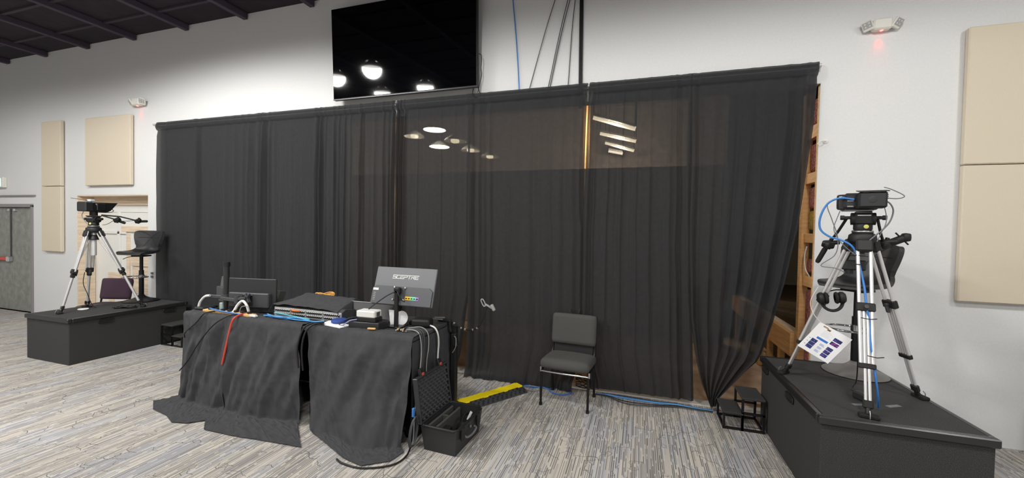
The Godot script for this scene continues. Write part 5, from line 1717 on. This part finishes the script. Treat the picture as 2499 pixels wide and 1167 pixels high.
# ---------------------------------------------------------------- open hard case, headphones
func hard_case() -> void:
	var t := thing("hard_case", "open black hard case with foam on the carpet beside the desk", "case", Vector3(-1.405, 0.0, 1.425), deg_to_rad(-3.0))
	var b := MB.new()
	var w := 0.155
	var d := 0.23
	# tapered tub: outer walls, rim and floor
	var lo := [Vector3(-w * 0.88, 0.0, -d * 0.9), Vector3(w * 0.88, 0.0, -d * 0.9), Vector3(w * 0.88, 0.0, d * 0.9), Vector3(-w * 0.88, 0.0, d * 0.9)]
	var hi := [Vector3(-w, 0.2, -d), Vector3(w, 0.2, -d), Vector3(w, 0.2, d), Vector3(-w, 0.2, d)]
	var inn := []
	var inb := []
	for p in hi: inn.append(Vector3(p.x * 0.9, 0.2, p.z * 0.93))
	for p in lo: inb.append(Vector3(p.x * 0.88, 0.02, p.z * 0.92))
	var mid := Vector3(0, 0.1, 0)
	for i in 4:
		var j := (i + 1) % 4
		b.face([lo[i], lo[j], hi[j], hi[i]], mid)
		b.quad(hi[i], inn[i], inn[j], hi[j])
		b.quad(inn[i], inb[i], inb[j], inn[j])
	b.face([lo[0], lo[1], lo[2], lo[3]], mid)
	b.quad(inb[0], inb[3], inb[2], inb[1])
	part("tub", b, M.plastic, t)
	b = MB.new()
	var rim := []
	for i in 4:
		var a: Vector3 = hi[i]
		var c: Vector3 = hi[(i + 1) % 4]
		for k in [0.08, 0.5, 0.92]: rim.append(a.lerp(c, k))
	b.tube(rim, 0.012, 8, true)
	part("rim", b, M.black, t)
	# foam dividers
	for q in [[-0.115, 0.0, 0.02, 0.40], [-0.045, 0.0, 0.02, 0.40], [-0.08, -0.02, 0.05, 0.02], [-0.08, 0.19, 0.05, 0.02]]:
		b = MB.new()
		b.box(Vector3(q[0], 0.105, q[1]), Vector3(q[2], 0.16, q[3]), Basis.IDENTITY, 0.004)
		part("foam_divider", b, M.fabric, t)
	b = MB.new()
	b.box(Vector3(-0.005, 0.085, 0.12), Vector3(0.06, 0.12, 0.14), Basis(Vector3.UP, 0.05), 0.004)
	part("foam_block", b, M.black, t)
	# latches and handle on the outer side
	for z in [-0.13, 0.14]:
		b = MB.new()
		b.box(Vector3(w + 0.008, 0.15, z), Vector3(0.02, 0.1, 0.05), Basis.IDENTITY, 0.006)
		part("latch_keeper", b, M.black, t)
	b = MB.new()
	b.tube(smooth([Vector3(w - 0.005, 0.11, -0.08), Vector3(w + 0.018, 0.1, -0.075), Vector3(w + 0.02, 0.085, 0.0), Vector3(w + 0.018, 0.1, 0.085), Vector3(w - 0.005, 0.11, 0.09)]), 0.009, 8)
	part("handle", b, M.grey_plastic, t)
	b = MB.new()
	b.rbox(Vector3(w + 0.004, 0.145, 0.0), Vector3(0.016, 0.022, 0.022), 0.007, Basis.IDENTITY, 4)
	part("pressure_valve", b, M.grey_plastic, t)
	# lid standing open on the desk side
	var lid := Transform3D(Basis(Vector3.BACK, deg_to_rad(8.0)), Vector3(-w - 0.012, 0.2, 0))
	b = MB.new()
	b.box(lid * Vector3(-0.012, 0.175, 0.0), Vector3(0.012, 0.35, 2 * d + 0.02), lid.basis, 0.005)
	for s in [-1.0, 1.0]:
		b.box(lid * Vector3(0.004, 0.175, s * (d + 0.002)), Vector3(0.044, 0.35, 0.014), lid.basis, 0.005)
	b.box(lid * Vector3(0.004, 0.345, 0), Vector3(0.044, 0.014, 2 * d + 0.02), lid.basis, 0.005)
	b.box(lid * Vector3(0.004, 0.007, 0), Vector3(0.044, 0.014, 2 * d + 0.02), lid.basis, 0.005)
	var ld := part("lid", b, M.plastic, t)
	var P := []
	for i in 53:
		var row := []
		for j in 67:
			var y := lerpf(0.335, 0.016, i / 52.0)
			var z := lerpf(d - 0.008, -d + 0.008, j / 66.0)
			row.append(lid * Vector3(0.008 + 0.014 * sin(y * TAU / 0.052) * sin(z * TAU / 0.052) , y, z))
		P.append(row)
	b = MB.new()
	b.grid(P)
	part("egg_crate_foam", b, mat(Color8(62, 62, 64), 0.9), ld)
	for z in [-0.13, 0.14]:
		b = MB.new()
		b.box(lid * Vector3(0.0, 0.375, z), Vector3(0.03, 0.06, 0.05), lid.basis * Basis(Vector3.BACK, 0.2), 0.005)
		part("latch", b, M.black, ld)
		b = MB.new()
		b.box(lid * Vector3(0.018, 0.362, z), Vector3(0.008, 0.022, 0.03), lid.basis, 0.003)
		part("latch_button", b, M.red, ld, "red latch button")
	# headphones lying inside
	var h := thing("headphones", "black headphones with white marks lying in the open case", "headphones", Vector3(-1.315, 0.1, 1.33), deg_to_rad(20.0))
	headphone_shape(h, 0.075, Basis(Vector3.RIGHT, -0.5) * Basis(Vector3.UP, 0.9))
	b = MB.new()
	b.box(Basis(Vector3.UP, 0.4) * Vector3(0.0, 0.09, 0.04), Vector3(0.012, 0.07, 0.02), Basis(Vector3.UP, 0.5) * Basis(Vector3.BACK, -0.5))
	part("white_print", b, M.white, h, "white print on the headband")

func headphone_shape(h: Node3D, r: float, bs: Basis) -> void:
	var b := MB.new()
	var pts := []
	for i in 17:
		var a := PI * i / 16.0
		pts.append(bs * Vector3(r * cos(a), r * 1.15 * sin(a), 0))
	b.tube(pts, 0.013, 8, false, 0.6)
	part("headband", b, M.rubber, h)
	for s in [-1.0, 1.0]:
		b = MB.new()
		b.lathe([Vector2(0.0, 0.022), Vector2(0.03, 0.02), Vector2(0.042, 0.008), Vector2(0.044, -0.008), Vector2(0.036, -0.02), Vector2(0.0, -0.02)], 20, Transform3D(bs * Basis(Vector3.BACK, -s * PI / 2), bs * Vector3(s * r, -0.02, 0)))
		part("ear_cup", b, M.black, h)
		b = MB.new()
		b.lathe([Vector2(0.024, 0.0), Vector2(0.04, 0.006), Vector2(0.044, 0.014), Vector2(0.038, 0.024), Vector2(0.022, 0.024)], 20, Transform3D(bs * Basis(Vector3.BACK, s * PI / 2), bs * Vector3(s * (r - 0.018), -0.02, 0)))
		part("ear_pad", b, M.rubber, h)

# ---------------------------------------------------------------- floor: cable ramp, cables
func floor_things() -> void:
	var b: MB
	# cable protector ramp: axis from the desk towards the curtain
	var a := Vector3(-1.62, 0.0, 0.86)
	var c := Vector3(-1.19, 0.0, 0.22)
	var ax := (c - a).normalized()
	var sd := Vector3.UP.cross(ax).normalized()
	var L := (c - a).length()
	var t := thing("cable_ramp", "black rubber cable ramp with bright yellow lid on the carpet", "cable ramp", (a + c) * 0.5)
	var bs := Basis(sd, Vector3.UP, ax)
	t.basis = bs
	b = MB.new()
	b.prism(PackedVector2Array([Vector2(-0.13, 0.0), Vector2(0.13, 0.0), Vector2(0.13, 0.006), Vector2(0.05, 0.046), Vector2(-0.05, 0.046), Vector2(-0.13, 0.006)]), L)
	part("rubber_body", b, M.dark_grey, t)
	b = MB.new()
	b.box(Vector3(0, 0.049, 0), Vector3(0.1, 0.008, L - 0.01), Basis.IDENTITY, 0.002)
	for k in [-0.32, -0.1, 0.15, 0.34]:
		b.box(Vector3(0.0, 0.048, k), Vector3(0.125, 0.007, 0.05), Basis.IDENTITY, 0.002)
	part("lid", b, M.yellow, t, "yellow lid")
	b = MB.new()
	for s in [-1.0, 1.0]:
		var sl := Basis(Vector3.BACK, -s * 0.46)
		for r in 3:
			for k in 13:
				b.box(Vector3(s * (0.065 + r * 0.024), 0.041 - r * 0.0125, -L * 0.5 + 0.04 + k * (L - 0.08) / 12.0 + (0.02 if r % 2 else 0.0)), Vector3(0.019, 0.007, 0.03), sl * Basis(Vector3.UP, 0.7), 0.002)
	var tr := part("tread_studs", b, M.plastic, t)
	tr.set_meta("kind", "stuff")
	for q in [[-0.03, M.cord, "black cable"], [0.0, M.blue, "blue cable"], [0.03, M.white_cord, "white cable"]]:
		cable("ramp_cable", [a + sd * q[0] - ax * 0.0 + Vector3(0, 0.02, 0), a + sd * q[0] * 1.5 - ax * 0.06 + Vector3(0, 0.012, 0), a + sd * (q[0] * 2.5 + 0.03) - ax * 0.12 + Vector3(0, 0.009, 0), a + sd * (q[0] * 2.5 + 0.08) - ax * 0.17 + Vector3(0, 0.009, 0)], 0.007, q[1], q[2] + " coming out of the ramp's desk end")
	# cables along the curtain hem
	cable("blue_floor_cable", [Vector3(-1.16, 0.02, 0.17), Vector3(-1.05, 0.01, 0.14), Vector3(-0.95, 0.009, 0.12), Vector3(-0.87, 0.009, 0.16)], 0.007, M.blue, "short blue cable from the ramp to the chair")
	var ring := []
	for i in 24:
		var q := TAU * i / 24.0
		ring.append(Vector3(-0.76 + 0.12 * cos(q), 0.01 + 0.004 * sin(q * 3.0), 0.15 + 0.09 * sin(q)))
	b = MB.new()
	b.tube(ring, 0.008, 6, true)
	solo("blue_cable_loop", b, mat(Color8(74, 118, 200), 0.5), "blue cable loop lying under the chair", "cable")
	cable("curl_cable", [Vector3(-1.15, 0.01, 0.22), Vector3(-1.05, 0.01, 0.25), Vector3(-0.98, 0.009, 0.2), Vector3(-1.02, 0.012, 0.13), Vector3(-1.12, 0.01, 0.12)], 0.004, M.grey_cord, "thin grey cable curl beside the end of the ramp")
	var runs := [[M.cord, 0.0, "black cable along the curtain hem, closest to the sill"], [M.blue, 0.03, "blue cable along the hem of the striped-glow curtain"], [M.light_blue, 0.055, "light blue cable along the hem right of the chair"], [M.cord, 0.12, "black cable bowing out on the carpet right of the chair"], [mat(Color8(60, 60, 62), 0.5), 0.17, "grey cable bowing out farthest right of the chair"]]
	for r in runs:
		var z: float = r[1]
		cable("hem_cable", [Vector3(-0.42, 0.012, 0.1), Vector3(-0.3, 0.011 + z * 0.05, 0.06 + z * 0.4), Vector3(-0.1, 0.01, 0.05 + z), Vector3(0.06, 0.011 + z * 0.05, 0.06 + z * 1.1), Vector3(0.22, 0.01, 0.07 + z * 0.7), Vector3(0.4, 0.012, 0.06 + z * 0.5), Vector3(0.58, 0.01 + z * 0.05, 0.085 + z * 0.4), Vector3(0.72, 0.01, 0.09 + z * 0.3)], 0.0048, r[0], r[2], "cables along the curtain hem")
	b = MB.new()
	rng.seed = 4
	for k in 9:
		var pts := []
		for i in 7:
			pts.append(Vector3(-0.62 + i * 0.026, 0.02 + k * 0.016 + rng.randf_range(-0.012, 0.012), 0.0 + rng.randf_range(-0.015, 0.015) - 0.005))
		b.tube(smooth(pts, 3), 0.005, 5)
	solo("cable_heap", b, M.cord, "heap of dark cables in the curtain gap behind the chair", "cables")
	b = MB.new()
	b.box(Vector3(-0.55, 0.16, -0.2), Vector3(0.34, 0.3, 0.03), Basis.IDENTITY, 0.003)
	solo("plywood_offcut", b, M.wood, "small wooden board standing behind the cable heap", "board")
	b = MB.new()
	b.box(Vector3(-2.0, 0.22, -0.25), Vector3(0.5, 0.44, 0.03), Basis.IDENTITY, 0.003)
	solo("plywood_offcut", b, M.ply, "brown board in the curtain gap beside the desk", "board")
	b = MB.new()
	b.box(Vector3(-1.125, 2.94, -4.3), Vector3(0.13, 5.86, 0.09), Basis.IDENTITY, 0.004)
	solo("timber_post", b, M.wood, "upright timber post seen through the tall curtain slit", "post")
	# loudspeaker on the carpet past the right edge of the picture; its shadow falls on the wall
	var sp := thing("loudspeaker", "black floor loudspeaker standing past the right picture edge", "loudspeaker", Vector3(3.4, 0.0, 0.36))
	b = MB.new()
	b.box(Vector3(0, 0.47, 0), Vector3(0.46, 0.94, 0.42), Basis.IDENTITY, 0.015)
	part("cabinet", b, M.black, sp)
	b = MB.new()
	b.box(Vector3(0, 0.47, 0.214), Vector3(0.42, 0.86, 0.01), Basis.IDENTITY, 0.004)
	part("grille", b, M.fabric, sp)
	# things on the left riser
	b = MB.new()
	b.lathe([Vector2(0.0, 0.02), Vector2(0.05, 0.02), Vector2(0.058, 0.0), Vector2(0.0, 0.0)], 20, Transform3D(Basis.IDENTITY, Vector3(-6.97, 0.555, 1.06)))
	solo("white_puck", b, M.white, "round white puck under the left tripod's foot", "puck")
	b = MB.new()
	for k in 4:
		var pts := []
		for i in 7:
			pts.append(Vector3(-6.72 + i * 0.035, 0.565 + 0.012 * ((i + k) % 2) + 0.006 * k, 0.86 - i * 0.02 + 0.03 * sin(i * 1.7 + k)))
		b.tube(smooth(pts, 3), 0.009, 6)
	solo("cable_heap", b, M.cord, "little heap of black cables on the left riser", "cables")
	cable("riser_cable", [Vector3(-7.02, 1.05, 1.02), Vector3(-7.03, 0.9, 1.03), Vector3(-7.0, 0.75, 1.0), Vector3(-6.98, 0.62, 0.97), Vector3(-6.95, 0.566, 0.94)], 0.004, M.cord, "thin black cable hanging inside the left tripod")
	cable("camera_cable", [Vector3(-6.93, 1.86, 1.07), Vector3(-6.95, 1.8, 1.08), Vector3(-6.93, 1.73, 1.06), Vector3(-6.9, 1.66, 1.03)], 0.005, M.grey_cord, "grey cable curving under the left camera")
	cable("control_wire", [Vector3(-6.83, 1.68, 0.93), Vector3(-6.81, 1.7, 0.88), Vector3(-6.78, 1.76, 0.81), Vector3(-6.74, 1.74, 0.76), Vector3(-6.7, 1.75, 0.66), Vector3(-6.68, 1.76, 0.62)], 0.003, M.cord, "thin control wire between the left tripod's pan bars")

# ---------------------------------------------------------------- things at the right tripod
func page_picture() -> ImageTexture:
	var im := Image.create(256, 256, false, Image.FORMAT_RGB8)
	im.fill(Color8(244, 244, 246))
	rng.seed = 12
	im.fill_rect(Rect2i(60, 108, 88, 18), Color8(52, 116, 206))
	for k in 9: im.fill_rect(Rect2i(64 + (k % 3) * 4, 40 + k * 6, rng.randi_range(50, 90), 1), Color8(176, 180, 200))
	im.fill_rect(Rect2i(40, 10, 40, 12), Color8(168, 140, 110))
	im.fill_rect(Rect2i(78, 18, 26, 14), Color8(122, 92, 70))
	for q in [[40, 138], [40, 168], [40, 198], [160, 52], [160, 88], [168, 140], [168, 172], [168, 204]]:
		var big: int = 62 if q[1] < 100 else 46
		im.fill_rect(Rect2i(q[0], q[1], big, 28), Color8(30, 40, 84))
		for k in 26:
			var c := Color8(40, 90, 190) if k % 3 else Color8(150, 80, 190)
			if q[1] == 88: c = Color8(206, 90, 206)
			im.fill_rect(Rect2i(q[0] + rng.randi_range(0, big - 9), q[1] + rng.randi_range(0, 20), rng.randi_range(3, 9), rng.randi_range(3, 8)), c * rng.randf_range(0.5, 1.1))
	for k in 3:
		for j in 4: im.fill_rect(Rect2i(112, 146 + k * 30 + j * 5, rng.randi_range(24, 40), 2), Color8(60, 100, 190))
		im.fill_rect(Rect2i(18, 146 + k * 30, 14, 3), Color8(120, 120, 130))
	return ImageTexture.create_from_image(im)

func right_tripod_things() -> void:
	var b: MB
	# printed page hanging by a string from the near left leg
	var p0 := Vector3(1.30, 1.085, 0.847)
	var px := Vector3(1.474, 0.985, 0.907)
	var py := Vector3(1.175, 0.884, 0.805)
	var nn := (px - p0).cross(p0 - py).normalized()
	b = MB.new()
	b.quad(py + nn * 0.001, py + (px - p0) + nn * 0.001, px + nn * 0.001, p0 + nn * 0.001, [Vector2(0, 1), Vector2(1, 1), Vector2(1, 0), Vector2(0, 0)])
	b.quad(p0 - nn * 0.001, px - nn * 0.001, py + (px - p0) - nn * 0.001, py - nn * 0.001, [Vector2(0, 0), Vector2(0.01, 0), Vector2(0.01, 0.01), Vector2(0, 0.01)])
	var pm := mat(Color.WHITE, 0.7)
	pm.albedo_texture = page_picture()
	var pg := solo("printed_page", b, pm, "white printed page with small blue stage photos hanging on the tripod", "page")
	b = MB.new()
	b.tube(smooth([Vector3(1.277, 1.345, 0.85), Vector3(1.24, 1.233, 0.83), Vector3(1.259, 1.143, 0.835), Vector3(1.305, 1.078, 0.849)]), 0.003, 5)
	wpart("string", b, M.white_cord, pg)
	# headphones hung on the leg
	var h := thing("headphones", "black headphones hanging from the left leg of the right tripod", "headphones", Vector3(1.345, 1.255, 0.90), deg_to_rad(30.0))
	headphone_shape(h, 0.062, Basis(Vector3.RIGHT, PI - 0.2) * Basis(Vector3.UP, 0.7))
	# intercom pack hung between the legs
	b = MB.new()
	b.box(Vector3(1.51, 1.515, 0.80), Vector3(0.14, 0.075, 0.05), Basis(Vector3.UP, -0.4), 0.008)
	var ip := solo("intercom_pack", b, M.plastic, "black intercom pack hanging between the right tripod's legs", "intercom pack")
	for k in 3:
		b = MB.new()
		b.cyl(Vector3(1.465 + k * 0.035, 1.478, 0.785 + k * 0.014), Vector3(1.465 + k * 0.035, 1.45, 0.785 + k * 0.014), 0.008)
		wpart("plug", b, M.black, ip)
	b = MB.new()
	b.tube(smooth([Vector3(1.47, 1.55, 0.8), Vector3(1.47, 1.62, 0.87), Vector3(1.48, 1.68, 0.95)]), 0.004, 5)
	wpart("strap", b, M.cord, ip)
	# power adapter on the riser
	b = MB.new()
	b.box(Vector3(1.47, 0.615 + 0.026, 1.07), Vector3(0.06, 0.052, 0.1), Basis(Vector3.UP, 0.35), 0.01)
	solo("power_brick", b, M.plastic, "black power brick on the right riser behind the front leg", "adapter")
	cable("brick_lead", [Vector3(1.455, 0.65, 1.02), Vector3(1.46, 0.64, 0.95), Vector3(1.5, 0.64, 0.88), Vector3(1.52, 0.7, 0.88), Vector3(1.5, 0.9, 0.93), Vector3(1.48, 1.1, 0.98)], 0.004, M.cord, "thin black lead rising from the power brick")
	for q in [[1.62, 1.12, 0.5, "grey tape strip right of the front tripod foot"], [1.42, 1.17, 0.3, "grey tape strip left of the front tripod leg"]]:
		b = MB.new()
		b.box(Vector3(q[0], 0.6165, q[1]), Vector3(0.1, 0.002, 0.03), Basis(Vector3.UP, q[2]))
		solo("tape_strip", b, M.grey_plastic, q[3], "tape")
	# cables
	var d := Vector3(-0.04, 0, 0.09)
	var blue := [[1.403, 1.978, 1.029], [1.333, 1.99, 0.999], [1.272, 1.954, 0.972], [1.236, 1.859, 0.956], [1.239, 1.771, 0.957], [1.288, 1.719, 0.979], [1.34, 1.7, 1.002], [1.391, 1.665, 1.03], [1.421, 1.605, 1.045], [1.428, 1.493, 1.09], [1.432, 1.382, 1.135], [1.43, 1.326, 1.155], [1.425, 1.255, 1.19], [1.43, 1.2, 1.2], [1.43, 1.131, 1.22], [1.425, 1.02, 1.26], [1.43, 0.9, 1.29], [1.44, 0.8, 1.3], [1.46, 0.7, 1.28], [1.49, 0.63, 1.22]]
	var pts := []
	for q in blue: pts.append(Vector3(q[0], q[1], q[2]))
	cable("blue_camera_cable", pts, 0.0065, M.blue, "blue cable looping from the right camera down the front leg")
	for q in [[[[1.353, 2.0, 1.007], [1.272, 1.954, 0.972], [1.295, 1.844, 0.982], [1.323, 1.743, 0.994], [1.331, 1.657, 0.998], [1.313, 1.584, 0.99], [1.248, 1.512, 0.961], [1.325, 1.498, 0.995], [1.371, 1.473, 1.015]], "grey wire zigzagging left of the right tripod head"], [[[1.537, 2.054, 1.088], [1.569, 2.039, 1.102], [1.627, 1.993, 1.128], [1.598, 1.976, 1.115], [1.544, 1.984, 1.091]], "grey wire loop sticking out right of the right camera"], [[[1.535, 1.973, 1.087], [1.567, 1.945, 1.101], [1.582, 1.896, 1.108], [1.57, 1.829, 1.102], [1.54, 1.775, 1.09], [1.496, 1.719, 1.07], [1.45, 1.662, 1.06], [1.432, 1.619, 1.05]], "thick grey cable bowing down right of the right camera"], [[[1.335, 1.901, 1.0], [1.32, 1.844, 0.993], [1.307, 1.786, 0.988], [1.319, 1.728, 0.993], [1.362, 1.658, 1.011], [1.419, 1.591, 1.05]], "thin grey wire with plug beside the left pan bar"], [[[1.536, 1.946, 1.088], [1.55, 1.883, 1.094], [1.552, 1.816, 1.095], [1.532, 1.748, 1.086], [1.515, 1.692, 1.079]], "thin grey wire just inside the thick grey cable"]]:
		pts = []
		for v in q[0]: pts.append(Vector3(v[0], v[1], v[2]))
		cable("camera_wire", pts, 0.0045 if q[1].begins_with("thick") else 0.003, M.grey_plastic, q[1], "wires of the right camera")
	for q in [1.6, 1.54, 1.2, 0.98]:
		b = MB.new()
		var zc: float = 1.045 + (1.6 - q) * 0.42
		b.tube([Vector3(1.38, q, zc + 0.01), Vector3(1.42, q - 0.004, zc + 0.03), Vector3(1.46, q, zc + 0.02)], 0.003, 5)
		solo("cable_tie", b, M.cord, {1.6: "topmost black cable tie on the front leg of the right tripod", 1.54: "second black cable tie from the top of the front leg", 1.2: "third black cable tie down the front leg", 0.98: "lowest black cable tie on the front leg"}[q], "cable tie")

func _ready() -> void:
	view()
	make_materials()
	hall_lamps()
	setting()
	curtains()
	wall_things()
	riser("long black carpeted riser under the left tripod", -7.3, -6.42, 0.13, 1.46, 0.555, [[1.0, 0.3, 0.47], [1.0, -0.42, 0.47]])
	riser("large black carpeted riser under the right tripod, nearest the viewer", 1.085, 1.935, 0.19, 1.465, 0.615, [[-1.0, 0.1, 0.52], [-1.0, -0.5, 0.53]])
	steps("black two-tread step stool beside the right riser", 0.75, 1.08, 0.14, 0.44, 1.0)
	steps("black two-tread step stool beside the left riser", -6.41, -5.99, 0.2, 0.5, -1.0)
	bar_stool("black bar stool with quilted back on the left riser", Vector3(-7.063, 0.555, 0.36), deg_to_rad(22.0))
	bar_stool("black bar stool on the right riser behind the tripod", Vector3(1.70, 0.615, 0.43), deg_to_rad(-52.0))
	church_chair()
	video_cameras()
	desk()
	desk_cables()
	hard_case()
	floor_things()
	right_tripod_things()
